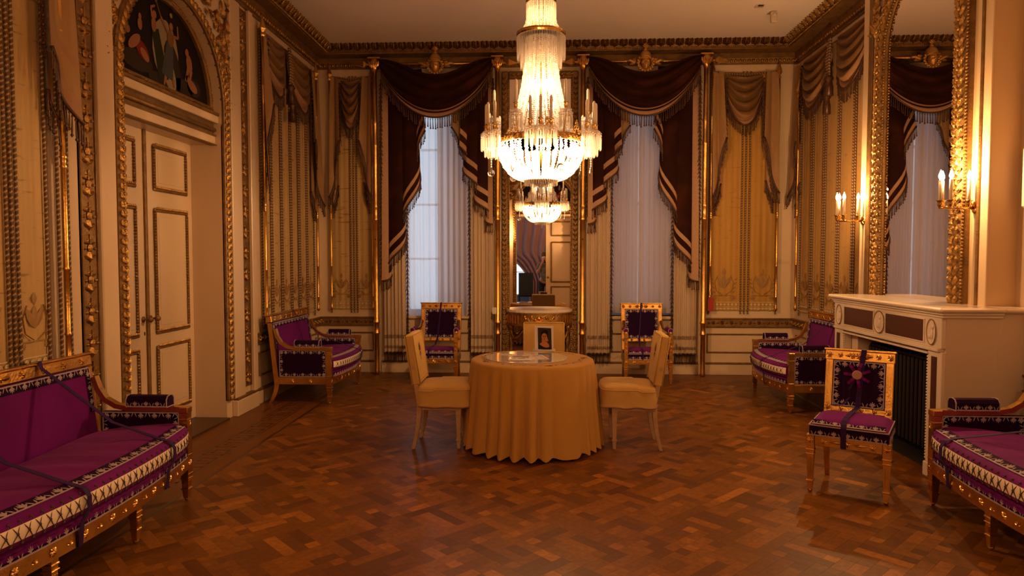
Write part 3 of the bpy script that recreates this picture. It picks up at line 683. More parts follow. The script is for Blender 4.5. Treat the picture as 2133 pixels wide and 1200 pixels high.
def window_dress(xl, xr, side, lo, li, ri, ro, win):
    """lo/li: outer tail (by end wall) inner-edge data; built in BACK frame"""
    xc = (xl+xr)/2; w_ = xr-xl
    t = thing('curtain_rod', 'horizontal gilt rod with spear ends above the %s window' % win, 'curtain rod', (xc, YB-.17, 4.20), group='gilt curtain rods'); q = MB(BACK)
    q.put(tube([(xl-.08, .17, 4.205), (xr+.08, .17, 4.205)], .017, 8), None, 0, True); q.build('rod', GOLD, t)
    for s_, dr in ((xl-.08, -1), (xr+.08, 1)):
        q = MB(BACK); a, b = arrow(BACK, s_, 4.205, .17, dr); q.put(a, b, 0); q.build('spear_finial', GOLD, t)
    t = thing('helmeted_mask', 'gilded helmeted head above the %s window' % win, 'sculpture', (xc, YB-.2, 4.15), group='gilded helmeted heads'); helmet(t, BACK @ X((xc, .2, 4.17)))
    t = thing('window_swag', 'brown velvet swag with rose trim and tassels over the %s window' % win, 'drapery', (xc, YB-.2, 3.9), group='brown velvet swags')
    P, mi = swag(BACK, xl+.03, xr-.03, 4.27, .22, .80, .10, 4.0, [(.80, .84, 1), (.91, 1.1, 1)], gather=.07, amp=.034, d0=.19, nv=70, nu=50, p=.80, pt=2.4)
    q = MB(BACK); q.put(grid(P), None, mi, True); q.build('swag_cloth', VB, t)
    q = MB(BACK); fringe(q, P[1:-1, -1, :]+(0, .008, 0), .15, .032, .017); q.build('tassel_fringe', FRG, t, kind='stuff')
    outer, inner = ((xl, 1), (xr, -1)) if side < 0 else ((xr, -1), (xl, 1))
    # long outer tail
    for nm, (x0, sg), L0, Li, width, n in (('outer', outer, 1.28, 3.32, .66, 3), ('inner', inner, 2.05, 3.10, .50, 3)):
        lab = 'long' if nm == 'outer' else 'short'
        t = thing('velvet_tail', '%s brown velvet cascade with slanted rose stripes on the %s side of the %s window' % (lab, 'left' if sg > 0 else 'right', win), 'drapery', (x0+sg*.2, YB-.15, 2.6), group='brown velvet cascades')
        P, mi = cascade(x0+sg*.05, x0+sg*width, 4.16, L0, Li, n, .08, (.25, .18, .085), (1, 0, 1), 0, d0=.085, over=.075, pw=1.55 if nm == 'outer' else 1.3, edge=[(.0, .05, 1), (.10, .15, 1)], topw=.9)
        q = MB(BACK); q.put(grid(P), None, mi, True); q.build('cascade_cloth', VB, t)
        q = MB(BACK); fringe(q, P[:, -1, :]+(0, .006, 0), .13, .030, .015); q.build('tassel_fringe', FRG, t, kind='stuff')
        q = MB(BACK); vfringe(q, x0+sg*.045, .14, L0+.1, 4.0); q.build('side_fringe', FRG, t, kind='stuff')
        if nm == 'inner':
            P, mi = cascade(x0+sg*(width+.13), x0+sg*.25, 3.75, 2.62, 3.0, 2, .03, (.22, .16, .07), (1, 2, 1), 2, d0=.06, over=.02, topw=1)
            P, mi = cascade(x0+sg*.22, x0+sg*(width+.12), 3.85, 2.55, 3.38, 2, .03, (.20, .15, .06), (1, 2, 1), 2, d0=.055, over=.02, topw=.9)
            q = MB(BACK); q.put(grid(P), None, mi, True); q.build('silk_lining_cascade', VB, t); q = MB(BACK); fringe(q, P[:, -1, :]+(0, .006, 0), .10, .034, .013); q.build('lining_fringe', FRG, t, kind='stuff')
    for s0, s1, ed, lab in ((xl+.055, xl+.36, xl+.38, 'left'), (xr-.36, xr-.055, xr-.38, 'right')):
        t = thing('ivory_curtain', 'pleated ivory curtain with dark border hanging %s of the %s window' % (lab, win), 'curtain', ((s0+s1)/2, YB-.08, .2), group='pleated ivory curtains')
        q = MB(BACK); P = pleats(BACK, s0, s1, .285, 4.1, .075, .022, 6, int(abs(s0)*31)); q.put(grid(P), None, 0, True); q.build('curtain_cloth', IVC, t)
        q = MB(BACK); Q = P[:, -1, :]
        for z0, z1, m in ((.20, .25, 0), (.06, .10, 0)):
            q.put(grid(np.stack([np.column_stack([Q[:, 0], Q[:, 1]+.002, Q[:, 2]+z]) for z in (z0, z1)], 1)), None, 0, True)
        q.build('printed_border', IVB, t); q = MB(BACK); fringe(q, Q, .13, .024, .012, band=.014); q.build('tassel_fringe', FRG, t, kind='stuff')
        q = MB(BACK); vfringe(q, ed, .07, .35, 3.3, r=.010); q.build('side_fringe', FRG, t, kind='stuff')
window_dress(-2.25, -.63, -1, 0, 0, 0, 0, 'left'); window_dress(.55, 2.13, 1, 0, 0, 0, 0, 'right')
# ------------------------------------------------ silk wall hangings
def rope(mb, P, r=.010, n=6, step=.0055, M=None):
    P = np.asarray(P, float); d = np.linalg.norm(np.diff(P, axis=0), axis=1); c = np.concatenate([[0], np.cumsum(d)]); m = max(4, int(c[-1]/step))
    Q = np.stack([np.interp(np.linspace(0, c[-1], m), c, P[:, k]) for k in range(3)], 1); tp = tube(Q, r, n)
    nf = (m-1)*n; I = np.arange(nf); a = np.zeros(len(tp.t), int); a[:nf] = (((I//n)+(I % n)) % 6 < 2).astype(int)
    mb.put(tp, M, a, True)
def lyre(mb, s, h, k=1.0):
    for sx in (-1, 1): mb.put(tube([(s+sx*.02*k, .008, h), (s+sx*.10*k, .008, h+.05*k), (s+sx*.12*k, .008, h+.16*k), (s+sx*.08*k, .008, h+.25*k)], .006*k, 4, flat=.3), None, 0)
    for sx in (-1, 0, 1): mb.put(leaf(.17*k, .06*k, .004), X((s, .005, h+.08*k), (0, sx*.5, 0)), 0)
    mb.put(leaf(.09*k, .05*k, .004), X((s, .005, h+.25*k)), 0)
    for sx in (-1, 1):
        for j in range(4): mb.put(leaf(.045*k, .02*k, .004), X((s+sx*(.105+.01*j)*k, .005, h+(.02+.055*j)*k), (0, sx*.8, 0)), 0)
        mb.put(ROS, X((s+sx*.12*k, .004, h-.04*k), s=(.035*k, .01, .03*k)), 0)
    mb.box(s-.13*k, s+.13*k, .004, .007, h-.015*k, h-.005*k)
def hanging(M, s0, s1, z0, z1, label, cords, motifs, mats, loc, name='silk_wall_hanging', sm=1.0):
    t = thing(name, label, 'wall hanging', loc, group='silk wall hangings')
    q = MB(M); n = max(3, int((s1-s0)*70)); S_ = np.linspace(s0, s1, n); P = np.zeros((n, 3, 3))
    for j, z in enumerate((z1, (z0+z1)/2, z0)): P[:, j, 0] = S_; P[:, j, 1] = .014+.004*np.sin(S_*80)+.003*np.sin(S_*33); P[:, j, 2] = z
    q.put(grid(P), None, 0, True); q.box(s0, s1, 0, .008, z0, z1); q.build('silk_panel', mats[0], t)
    q = MB(M)
    q.M = q.M @ X((0, .016, 0))
    for m, k in motifs: lyre(q, m, z0+.22, k)
    q.build('woven_motif', SILKM, t, kind='stuff')
    q = MB(M); m = int((s1-s0)/.05)
    for i in range(m):
        c = s0+(i+.5)*(s1-s0)/m
        q.put(xf(lathe([(.018, 0), (.018, .003), (.012, .0035), (.009, .001), (0, .001)], 10), X(r=(-PI/2, 0, 0))), X((c, .021, z0+.085)), 0)
        q.put(fan(.04, 3, .018, .003, 1.6), X((c, .021, z0+.012), s=.9), 0)
    q.box(s0, s1, .019, .0215, z0+.05, z0+.056); q.box(s0, s1, .019, .0215, z0+.11, z0+.118); q.build('woven_border', SILKP, t, kind='stuff')
    for c in cords:
        q = MB(M); rope(q, [(c, .03, z0-.02), (c, .03, z1)]); q.put(TAS, X((c, .03, z0+.0), s=(.018, .018, .045)), 0); q.build('cord', [ROPA, ROPB], t)
    q = MB(M); rope(q, [(s0, .04, z1), (.5*(s0+s1), .05, z1-.05), (s1, .04, z1)] if s1-s0 < 1 else [(s0, .04, z1+.0), (s0+.25*(s1-s0), .05, z1-.035), (.5*(s0+s1), .04, z1), (s0+.75*(s1-s0), .05, z1-.035), (s1, .04, z1)], .012); q.build('top_cord', [ROPA, ROPB], t)
    return t
def spear(M, s, z0, z1, label, loc, d=.07, r=.016):
    t = thing('gilt_spear', label, 'spear', loc, group='thin gilt spears framing the hangings'); q = MB(M)
    pr = [(r*.8, z0), (r*1.5, z0+.02), (r, z0+.05)]
    for z in (.18, .6, 1.25, 1.31, 2.1, 2.6): pr += [(r, z0+z), (r*1.35, z0+z+.01), (r, z0+z+.02)]
    q.put(lathe(pr+[(r*.9, z1-.2)], 10), X((s, d, 0)), 0, True); q.build('shaft', GOLD, t); q = MB(M)
    q.put(lathe([(r*.9, z1-.22), (r*1.6, z1-.2), (r*.8, z1-.17), (r*2.4, z1-.13), (r*.8, z1-.04), (0, z1+.02)], 4), X((s, d, 0)), 0); q.build('spear_head', GOLD, t)
SB = [SWAG, SWAGT, SILKL, FRG]; SBL = [TAILM, SWAGT, SILKL, FRG]
def silk_swag(M, s0, s1, zt, sb, label, loc, folds=4, depth=.05):
    t = thing('silk_swag', label, 'drapery', loc, group='small silk swags over the hangings')
    P, mi = swag(M, s0, s1, zt, .03, sb, depth, folds, [(.80, 1.1, 1)], gather=.14, amp=.040, d0=.05, p=.62, nv=48, nu=30)
    q = MB(M); q.put(grid(P), None, mi, True); q.build('swag_cloth', SB, t); q = MB(M); fringe(q, P[1:-1, -1, :], .15, .022, .012, band=.013); q.build('tassel_fringe', FRG, t, kind='stuff')
def silk_tail(M, s_out, s_in, zt, zo, zi, label, loc, n=2, pw=1.6, straight=0, mats=SBL):
    t = thing('silk_tail', label, 'drapery', loc, group='silk cascades beside the hangings')
    P, mi = cascade(s_out, s_in, zt, zo, zi, n, .055, (.42, .33, .15), (1, 0, 1), 0, d0=.07, over=.02, pw=pw, topw=.8)
    q = MB(M); q.put(grid(P), None, mi, True); q.build('cascade_cloth', mats, t); q = MB(M); fringe(q, P[:, -1, :]+(0, .005, 0), .16, .026, .015); q.build('tassel_fringe', FRG, t, kind='stuff')
    q = MB(M); vfringe(q, s_in, .09, zi, zt-.1, r=.010); q.build('side_fringe', FRG, t, kind='stuff')
    q = MB(M); Sx = np.linspace(s_out+.25*(s_in-s_out), s_out+.75*(s_in-s_out), 6)
    P2 = np.stack([np.column_stack([Sx, np.full(6, .06)+.01*np.sin(Sx*60), z]) for z in (np.full(6, zi), zo-.0+np.linspace(.05, .35, 6), zo-.12+np.linspace(0, .3, 6))], 1)
    q.put(grid(P2), None, 1, True); q.build('lower_fold', mats, t); q = MB(M); fringe(q, P2[:, -1, :], .15, .026, .015); q.build('lower_fringe', FRG, t, kind='stuff')
def tassels(M, s, zt, label, loc):
    t = thing('cord_tassel', label, 'tassel', loc, group='cord tassels between the swags')
    q = MB(M)
    for k in (-1.5, -.5, .5, 1.5): rope(q, [(s+k*.018, .11, zt), (s+k*.03, .13, zt-.25), (s+k*.022, .12, zt-.45)], .012)
    q.build('cords', [ROPA, ROPB], t)
    for z, w_ in ((zt-.42, .055), (zt-.62, .045)):
        q = MB(M); q.put(lathe([(.012, 0), (.8*w_, -.02), (w_, -.05), (.6*w_, -.08), (.75*w_, -.10), (w_, -.24), (.0, -.245)], 12), X((s+(.02 if w_ < .05 else -.02), .125, z)), 0, True)
        for k in range(12): q.put(TAS, X((s+(.02 if w_ < .05 else -.02)+w_*.9*math.cos(k*PI/6), .125+w_*.9*math.sin(k*PI/6), z-.12), s=(.009, .009, .12)), 0)
        q.build('tassel_head', FRG, t)
Z0, Z1 = .88, 4.09
# back wall ends
for s0, s1, nm, cc in ((-2.95, -2.33, 'left', (-2.665, -2.62, -2.575)), (2.24, 3.16, 'right', (2.68, 2.73, 2.78))):
    g0 = (s0+s1)/2
    hanging(BACK, s0, s1, Z0, Z1, 'yellow silk hanging on the back wall, at the %s end beside the windows' % nm, cc+(s0+.01, s1-.01), [((s0+cc[0])/2, .85 if nm == 'left' else 1.05), ((s1+cc[2])/2, .85 if nm == 'left' else 1.05)], [SILK if nm == 'right' else SILKL], (g0, YB, Z0))
    w_ = (.14, .15) if nm == 'left' else (.17, .20)
    silk_swag(BACK, s0+w_[0]+.03, s1-w_[1]-.03, 4.03, .66, 'bronze silk swag on the back wall, over the %s end hanging' % nm, (g0, YB-.08, 3.7), 5, .07)
    silk_tail(BACK, s0+.02, s0+w_[0]+.03, 4.08, 2.42, 3.2, 'silk cascade on the left edge of the %s end hanging' % nm, (s0+.1, YB-.08, 3), 1, 1.2)
    silk_tail(BACK, s1-.02, s1-w_[1]-.03, 4.08, 2.46, 3.2, 'silk cascade on the right edge of the %s end hanging' % nm, (s1-.1, YB-.08, 3), 1, 1.2)
    spear(BACK, s0+.02, .88, 4.24, 'thin gilt spear on the left edge of the %s end hanging' % nm, (s0, YB-.07, .9)); spear(BACK, s1-.02, .88, 4.2, 'thin gilt spear on the right edge of the %s end hanging' % nm, (s1, YB-.07, .9))
# left wall far hanging
cl = [c+d for c in (7.68, 7.98, 8.28, 8.56, 8.84) for d in (-.022, .022)]
hanging(LEFT, 7.40, 9.14, .86, Z1, 'faded striped silk hanging on the left wall behind the small sofa', cl+[7.41, 9.12], [(7.53, .8), (7.83, .8), (8.13, .8), (8.42, .8), (8.70, .8), (8.98, .8)], [SILKL], (XL, 8.2, .86))
silk_swag(LEFT, 7.42, 8.03, 4.07, .64, 'nearer silk swag on the left wall', (XL+.08, 7.7, 3.8), 5, .08); silk_swag(LEFT, 8.16, 8.88, 4.07, .66, 'farther silk swag on the left wall', (XL+.08, 8.5, 3.8), 5, .08)
silk_tail(LEFT, 7.34, 7.50, 4.10, 2.36, 3.3, 'silk cascade on the near edge of the left wall hanging', (XL+.1, 7.4, 3), 1, 1.3); silk_tail(LEFT, 9.22, 8.88, 4.10, 2.30, 3.15, 'silk cascade in the back left corner on the left wall', (XL+.1, 9.1, 3), 1, 1.4)
tassels(LEFT, 8.09, 4.08, 'hanging cords with tassels between the swags on the left wall', (XL+.12, 8.09, 3.5))
spear(LEFT, 7.40, .86, 4.22, 'thin gilt spear on the near edge of the left wall hanging', (XL+.07, 7.4, .9)); spear(LEFT, 9.14, .88, 4.2, 'thin gilt spear in the back left corner', (XL+.07, 9.14, .9))
# left wall near hanging
hanging(LEFT, 2.60, 4.17, .88, Z1, 'gold silk hanging at the left edge of the picture, above the big sofa', [3.81, 3.85, 3.89, 3.30, 3.35, 2.62, 4.13], [(3.60, 1.0), (4.02, .85), (3.1, 1)], [SILKL], (XL, 3.5, .88))
silk_tail(LEFT, 4.33, 4.06, 4.10, 2.46, 2.88, 'silk cascade at the left edge of the picture, above the big sofa', (XL+.1, 4.2, 3), 1, 1.2); silk_swag(LEFT, 3.4, 4.05, 4.07, .62, 'silk swag above the gold hanging at the left edge of the picture', (XL+.08, 3.7, 3.8))
spear(LEFT, 4.24, .92, 4.2, 'thin gilt spear behind the big sofa on the left', (XL+.07, 4.24, .9), d=.07, r=.018)
q = MB(LEFT); rope(q, [(4.285, .06, .92), (4.285, .06, 4.0)]); rope(q, [(4.195, .06, .92), (4.195, .06, 4.0)]); o = q.build('edge_cords', [ROPA, ROPB]); o['label'] = 'pair of twisted cords beside the spear behind the big left sofa'; o['category'] = 'cord'
# right wall hanging
cr = [c+d for c in (8.77, 8.40, 8.01, 7.62) for d in (-.025, .025)]
hanging(RIGHT, 7.22, 9.20, .88, Z1, 'yellow striped silk hanging on the right wall between corner and chimney breast', cr+[9.15, 7.25], [(8.96, .9), (8.58, .9), (8.2, .9), (7.82, .9), (7.43, .9)], [SILK], (XR, 8.2, .88))
silk_swag(RIGHT, 8.20, 9.06, 4.10, .66, 'farther silk swag on the right wall', (XR-.08, 8.6, 3.8), 5, .08); silk_swag(RIGHT, 7.25, 8.04, 4.10, .66, 'nearer silk swag on the right wall, beside the chimney breast', (XR-.08, 7.6, 3.8), 5, .08)
silk_tail(RIGHT, 9.30, 9.04, 4.12, 2.4, 3.1, 'silk cascade in the back right corner on the right wall', (XR-.1, 9.2, 3), 1, 1.3)
tassels(RIGHT, 8.12, 4.12, 'hanging cords with tassels between the swags on the right wall', (XR-.12, 8.1, 3.5))
spear(RIGHT, 9.16, .9, 3.9, 'thin gilt spear in the back right corner on the right wall', (XR-.07, 9.16, .9))
# ------------------------------------------------ pier mirror between the windows
t = thing('pier_mirror', 'tall gilt framed mirror between the windows behind the console table', 'mirror', (-.045, YB, 0)); PMIR = t
q = MB(BACK); q.box(-.47, .385, .0, .045, .20, 4.02); q.build('mirror_glass', MIRR, t)
q = MB(BACK); f0, f1, g0, g1 = -.565, .475, -.47, .385
for a in ((f0, g0, .02, 4.12), (g1, f1, .02, 4.12), (g0, g1, 4.02, 4.12), (g0, g1, .02, .20)): q.box(a[0], a[1], 0, .075, a[2], a[3], 0, .012)
for a in ((g0-.006, g0+.012, .2, 4.02), (g1-.012, g1+.006, .2, 4.02)): q.box(a[0], a[1], .045, .085, a[2], a[3], 0, .004)
q.build('frame', GOLD3, t); q = MB(BACK)
lf2 = cat((leaf(.06, .04, .016), X((0, 0, 0), (0, .5, 0))), (leaf(.06, .04, .016), X((0, 0, 0), (0, -.5, 0))), (BALL, X((0, .01, .0), s=.012)))
for s_ in (f0+.04, f1-.04):
    for z in np.arange(.05, 4.06, .068): q.put(lf2, X((s_, .07, z), s=(.95, 1, 1)), 0)
along(q, [(g0, .07, 4.07), (g1, .07, 4.07)], xf(lf2, X(r=(0, PI/2, 0))), .068, (0, 1, 0))
for s_ in (g0-.002, g1+.002):
    for z in np.arange(.24, 4.0, .03): q.put(BALL, X((s_, .088, z), s=.010), 0)
q.build('frame_leafwork', GOLD2, t, kind='stuff')
# console table
cx, cyy = -.05, YB-.05
t = thing('console_table', 'gilt demilune console table with white marble top under the pier mirror', 'table', (cx, cyy, 0)); CM = X((cx, cyy, 0))
def half(rx, ry, n=20): return [(rx*math.cos(a), -ry*math.sin(a)) for a in np.linspace(0, PI, n)]
def slab(out, z0, z1):
    n = len(out); tp = Tp([(x, y, z0) for x, y in out]+[(x, y, z1) for x, y in out], [tuple(range(n)), tuple(range(2*n-1, n-1, -1))]+[(i+n, (i+1) % n+n, (i+1) % n, i) for i in range(n)])
    a = sum(out[i][0]*out[(i+1) % n][1]-out[(i+1) % n][0]*out[i][1] for i in range(n))
    if a > 0: tp.l = flip(tp.l, tp.t)
    return tp
q = MB(CM); q.put(slab(half(.46, .40), .872, .905)); q.put(slab(half(.45, .39), .865, .872)); q.build('marble_top', MARB, t)
q = MB(CM); q.put(slab(half(.44, .37), .70, .865)); q.put(slab(half(.455, .385), .85, .865)); q.put(slab(half(.45, .38), .69, .705)); q.build('apron', GOLD2, t); q = MB(CM)
def onarc(a, z, rx=.44, ry=.37): return np.array([rx*math.cos(a), -ry*math.sin(a), z])
for k in range(25):
    a = PI*.06+PI*.88*k/24
    if .3*PI < a < .7*PI: continue
    p = onarc(a, .72); q.put(cbox(-.006, .006, -.008, .0, 0, .11, .002), X(p, (0, 0, PI/2-a)), 0)
for k in range(9):
    a = PI*(.36+.035*k); p = onarc(a, .79+.015*(-1)**k); q.put(ROS, X(p, (0, 0, PI/2-a)) @ np.diag([.028, -.028, .028, 1]), 0)
q.put(xf(ROS, X(s=(.045, -.04, .035))), X(onarc(PI/2, .795)), 0)
for k in range(9): q.put(xf(leaf(.13, .03, .014), X(s=(1, -1, -1))), X(onarc(PI/2, .775), (0, (k-4)*.28, 0)), 0)
q.build('apron_relief', GOLD, t, kind='stuff')
for a in (.10*PI, .34*PI, .66*PI, .90*PI):
    p = onarc(a, 0, .40, .33); q = MB(CM); m = 60; Pz = np.linspace(.06, .69, m); n_ = 12; v = []; f = []
    for i, z in enumerate(Pz):
        for k in range(n_):
            aa = 2*PI*k/n_; r_ = (.021+.010*math.sin(4*aa+i*.42))*(.75+.4*z/.69); v.append((p[0]+r_*math.cos(aa), p[1]+r_*math.sin(aa), z))
    for i in range(m-1):
        for k in range(n_): f.append((i*n_+k, i*n_+(k+1) % n_, (i+1)*n_+(k+1) % n_, (i+1)*n_+k))
    q.put(Tp(v, f), None, 0, True); q.put(lathe([(.02, 0), (.034, .015), (.03, .04), (.018, .06)], 10), X((p[0], p[1], 0)), 0, True); q.put(lathe([(.02, .60), (.035, .64), (.04, .70)], 10), X((p[0], p[1], 0)), 0, True)
    q.build('leg', GOLD2, t)
q = MB(CM)
for a0, a1 in ((.10, .34), (.66, .90)):
    pts = [onarc(PI*(a0+(a1-a0)*s_), .65-.14*math.sin(PI*s_), .41, .345) for s_ in np.linspace(0, 1, 10)]; q.put(tube(pts, [.012+.012*math.sin(PI*s_) for s_ in np.linspace(0, 1, 10)], 7), None, 0, True)
pts = [onarc(PI*(.34+.32*s_), .66-.10*math.sin(PI*s_), .41, .345) for s_ in np.linspace(0, 1, 10)]; q.put(tube(pts, [.012+.012*math.sin(PI*s_) for s_ in np.linspace(0, 1, 10)], 7), None, 0, True)
q.put(tube([onarc(.1*PI, .12, .38, .31), (0, -.12, .12), onarc(.9*PI, .12, .38, .31)], .014, 6), None, 0, True)
q.build('garland', GOLD2, t)
# ------------------------------------------------ overmantel mirror on the chimney breast
t = thing('overmantel_mirror', 'tall arched gilt framed mirror above the fireplace', 'mirror', (XC, 6.0, 1.24))
mc, mr, mz, m0 = 6.0, .56, 3.50, 1.235
arc = [(mc+mr*math.cos(a), mz+mr*math.sin(a)) for a in np.linspace(0, PI, 28)]
out = [(mc+mr, m0)]+arc+[(mc-mr, m0)]; q = MB(BREAST); q.put(prism(out, .01, .03)); q.build('mirror_glass', MIRR, t)
path = [(mc-mr-.07, .05, z) for z in np.linspace(m0, mz, 24)]+[(mc+(mr+.07)*math.cos(a), .05, mz+(mr+.07)*math.sin(a)) for a in np.linspace(PI, 0, 40)][1:]+[(mc+mr+.07, .05, z) for z in np.linspace(mz, m0, 24)][1:]
q = MB(BREAST); q.put(sweep([(-.08, .05), (.08, .05), (.08, .01), (.04, -.025), (-.04, -.025), (-.08, .01)], path, up0=(-1, 0, 0))); q.build('frame', GOLD3, t)
q = MB(BREAST); lf3 = cat((leaf(.09, .05, .018), X((-.04, 0, .014), (0, PI/2-.35, 0))), (leaf(.09, .05, .018), X((-.04, 0, -.014), (0, PI/2+.35, 0))), (BALL, X((.03, .006, 0), s=(.016, .014, .016))), (leaf(.05, .03, .012), X((0, 0, .03), (0, .6, 0))), (leaf(.05, .03, .012), X((0, 0, -.03), (0, 2.5, 0))))
along(q, path, lf3, .075, (0, 1, 0), off=.022)
for e in (-.078, .078):
    pe = [(mc-mr-.07-e, .05, z) for z in np.linspace(m0, mz, 24)]+[(mc+(mr+.07+e)*math.cos(a), .05, mz+(mr+.07+e)*math.sin(a)) for a in np.linspace(PI, 0, 40)][1:]+[(mc+mr+.07+e, .05, z) for z in np.linspace(mz, m0, 24)][1:]
    along(q, pe, BALL, .026, (0, 1, 0), off=.004, s=.011)
q.build('frame_leafwork', GOLD2, t, kind='stuff')
# flat gilt strip and ivory strips beside it
for a, b, nm in ((6.83, 6.91, 'far'), (5.155, 5.175, 'near')):
    q = MB(BREAST); q.box(a, b, 0, .03, 1.24, 4.15, 0, .006)
    o = q.build('gilt_strip', GOLD3, None, label='flat gilt strip on the %s side of the arched overmantel mirror' % nm, category='moulding')
q = MB(BREAST); q.box(5.07, 5.24, -.004, .012, 1.24, 4.18, 0, .003); q.box(6.76, 7.05, -.004, .012, 0, 4.18, 0, .003); struct('trim_5', q, [PAINT])
q = MB(BREAST)
for sx in (-1, 1):
    for i in range(26):
        zz = 3.65+.5*rnd.random(); xin = math.sqrt(max(0, .78**2-(zz-mz)**2)) if zz < mz+.78 else 0; xx = xin+(.84-xin)*rnd.random()
        if xx > .86: continue
        q.put(leaf(.13, .05, .03), X((mc+sx*xx, .02, zz), (0, rnd.uniform(-1.5, 1.5), 0)), 0)
o = q.build('spandrel_foliage', GOLD2, None, label='gilt foliage carved beside the arch of the overmantel mirror', category='ornament', kind='stuff')
# ------------------------------------------------ fireplace
t = thing('fireplace', 'white marble mantelpiece with brown porphyry panels and oval medallions', 'fireplace', (2.78, 5.85, 0)); xf_, y0, y1 = 2.80, 4.93, 6.70
q = MB(); q.box(2.76, 3.215, y0-.07, y1+.05, 1.215, 1.25, 0, .012); q.box(2.785, 3.215, y0-.045, y1+.03, 1.195, 1.215, 0, .006); q.box(3.2, 3.40, y0-.07, 5.069, 1.215, 1.25, 0, .012); q.box(2.80, 3.215, y0-.03, y1+.01, 1.175, 1.195, 0, .004); q.build('mantelshelf', MARB, t)
q = MB(); q.box(2.84, 3.195, y0-.005, y0+.13, 0, 1.175, 0, .003); q.build('side_slab', MARB2, t); q = MB(); q.box(3.19, 3.395, y0-.005, 5.066, 0, 1.215, 0, .003); q.build('side_slab', MARB2, t); q = MB(); q.box(2.84, 3.195, y1-.12, y1, 0, 1.175); q.build('side_slab', MARB2, t)
q = MB(); q.box(2.81, 3.19, y0, y1, .955, 1.175, 0, .003); q.build('frieze', MARB, t)
q = MB(); q.box(2.795, 2.86, y0+.02, y1-.02, .93, .955, 0, .004); q.box(2.80, 2.86, y0+.16, y1-.16, .90, .915, 0, .003); q.build('lower_moulding', MARB, t)
FF = axes((2.81, 0, 0), (0, 1, 0), (-1, 0, 0), (0, 0, 1))
for a, b in ((y0+.22, y0+.78), (y0+.99, y1-.22)):
    q = MB(FF); q.box(a, b, -.002, .004, .985, 1.145, 0); q.build('porphyry_panel', PORPH, t)
    q = MB(FF)
    for w_ in ((a-.012, b+.012, 1.145, 1.155), (a-.012, b+.012, .975, .985), (a-.012, a, .985, 1.145), (b, b+.012, .985, 1.145)): q.box(w_[0], w_[1], -.002, .009, w_[2], w_[3], 0, .002)
    q.build('panel_border', MARB, t)
q = MB(FF); q.box(y0+.17, y1-.17, -.06, -.01, .912, .932, 0); q.build('porphyry_fillet', PORPH, t)
for c, a in ((y0+.115, .058), (y0+.885, .088), (y1-.115, .058)):
    q = MB(FF); q.put(xf(lathe([(1, 0), (1, .008), (.93, .010), (.90, .004), (0, .005)], 28), X(r=(-PI/2, 0, 0))), X((c, 0, 1.065), s=(a, 1, .092)), 0); mo = q.build('medallion', MARB, t)
    q = MB(FF); q.put(tube([(c+a*1.0*math.cos(k), .009, 1.065+.092*math.sin(k)) for k in np.linspace(0, 2*PI, 28, endpoint=False)], .0035, 5, closed=True, up0=(0, 1, 0)), None, 0, True); q.build('bronze_ring', GOLD3, mo)
    q = MB(FF); q.put(BALL, X((c-.012, .006, 1.10), s=(.016, .007, .018)), 0, True); q.put(BALL, X((c, .005, 1.05), s=(.022, .007, .045)), 0, True); q.put(BALL, X((c+.025, .005, 1.03), s=(.02, .006, .02)), 0, True); q.build('carved_figure', MARB, mo)
for a, b in ((y0, y0+.175), (y1-.175, y1)):
    q = MB(); q.box(2.815, 2.90, a, b, .11, .93, 0, .004); q.box(2.80, 2.91, a-.008, b+.008, 0, .11, 0, .008); q.build('jamb', MARB, t)
    q = MB(FF); q.box(a+.055, b-.055, -.006, .0, .16, .89, 0); q.build('jamb_inlay', PORPH, t)
q = MB()
for z in np.arange(.13, .90, .022): q.put(BALL, X((2.825, y1-.19, z), s=.009), 0); q.put(BALL, X((2.825, y0+.19, z), s=.009), 0)
for y in np.arange(y0+.19, y1-.19, .022): q.put(BALL, X((2.815, y, .905), s=.008), 0)
q.build('beaded_edge', MARB, t)
q = MB(); q.box(2.90, 3.39, y1-.30, y1-.175, 0, .95, 0); q.box(2.90, 3.39, y0+.175, y0+.24, 0, .95, 0); q.box(2.88, 2.93, y0+.17, y1-.17, .88, .955, 0); q.build('inner_cheek', MARB2, t)
q = MB(); q.box(3.40, 3.50, 5.1, 6.6, 0, 1.0); q.box(2.93, 3.45, 5.15, 6.45, .93, 1.0); q.box(2.92, 3.4, 5.15, 6.45, 0, .015); q.build('firebox', SOOT, t)
t = thing('radiator', 'black ribbed iron radiator inside the fireplace', 'radiator', (3.1, 5.8, .0))
fin = MB(X((3.1, 5.8, 0))); fin.box(-.11, .11, -.018, .018, .10, .80, 0, .008); fin.put(xf(lathe([(.03, -.012), (.03, .012)], 10), X(r=(PI/2, 0, 0))), X((-.07, 0, .80)), 0, True); fin.put(xf(lathe([(.03, -.012), (.03, .012)], 10), X(r=(PI/2, 0, 0))), X((.07, 0, .80)), 0, True)
f1 = fin.build('radiator_fin', IRON, t); f1.location = (0, -.57, 0)
for k in range(1, 20): o = f1.copy(); COL.objects.link(o); o.location = (0, -.57+k*.06, 0)
q = MB(X((3.1, 5.8, 0)))
for y in (-.57, .57): q.box(-.10, -.06, y-.02, y+.02, 0, .11, 0); q.box(.06, .10, y-.02, y+.02, 0, .11, 0)
q.put(tube([(0, -.6, .15), (0, .58, .15)], .02, 8), None, 0); q.build('radiator_feet', IRON, t)
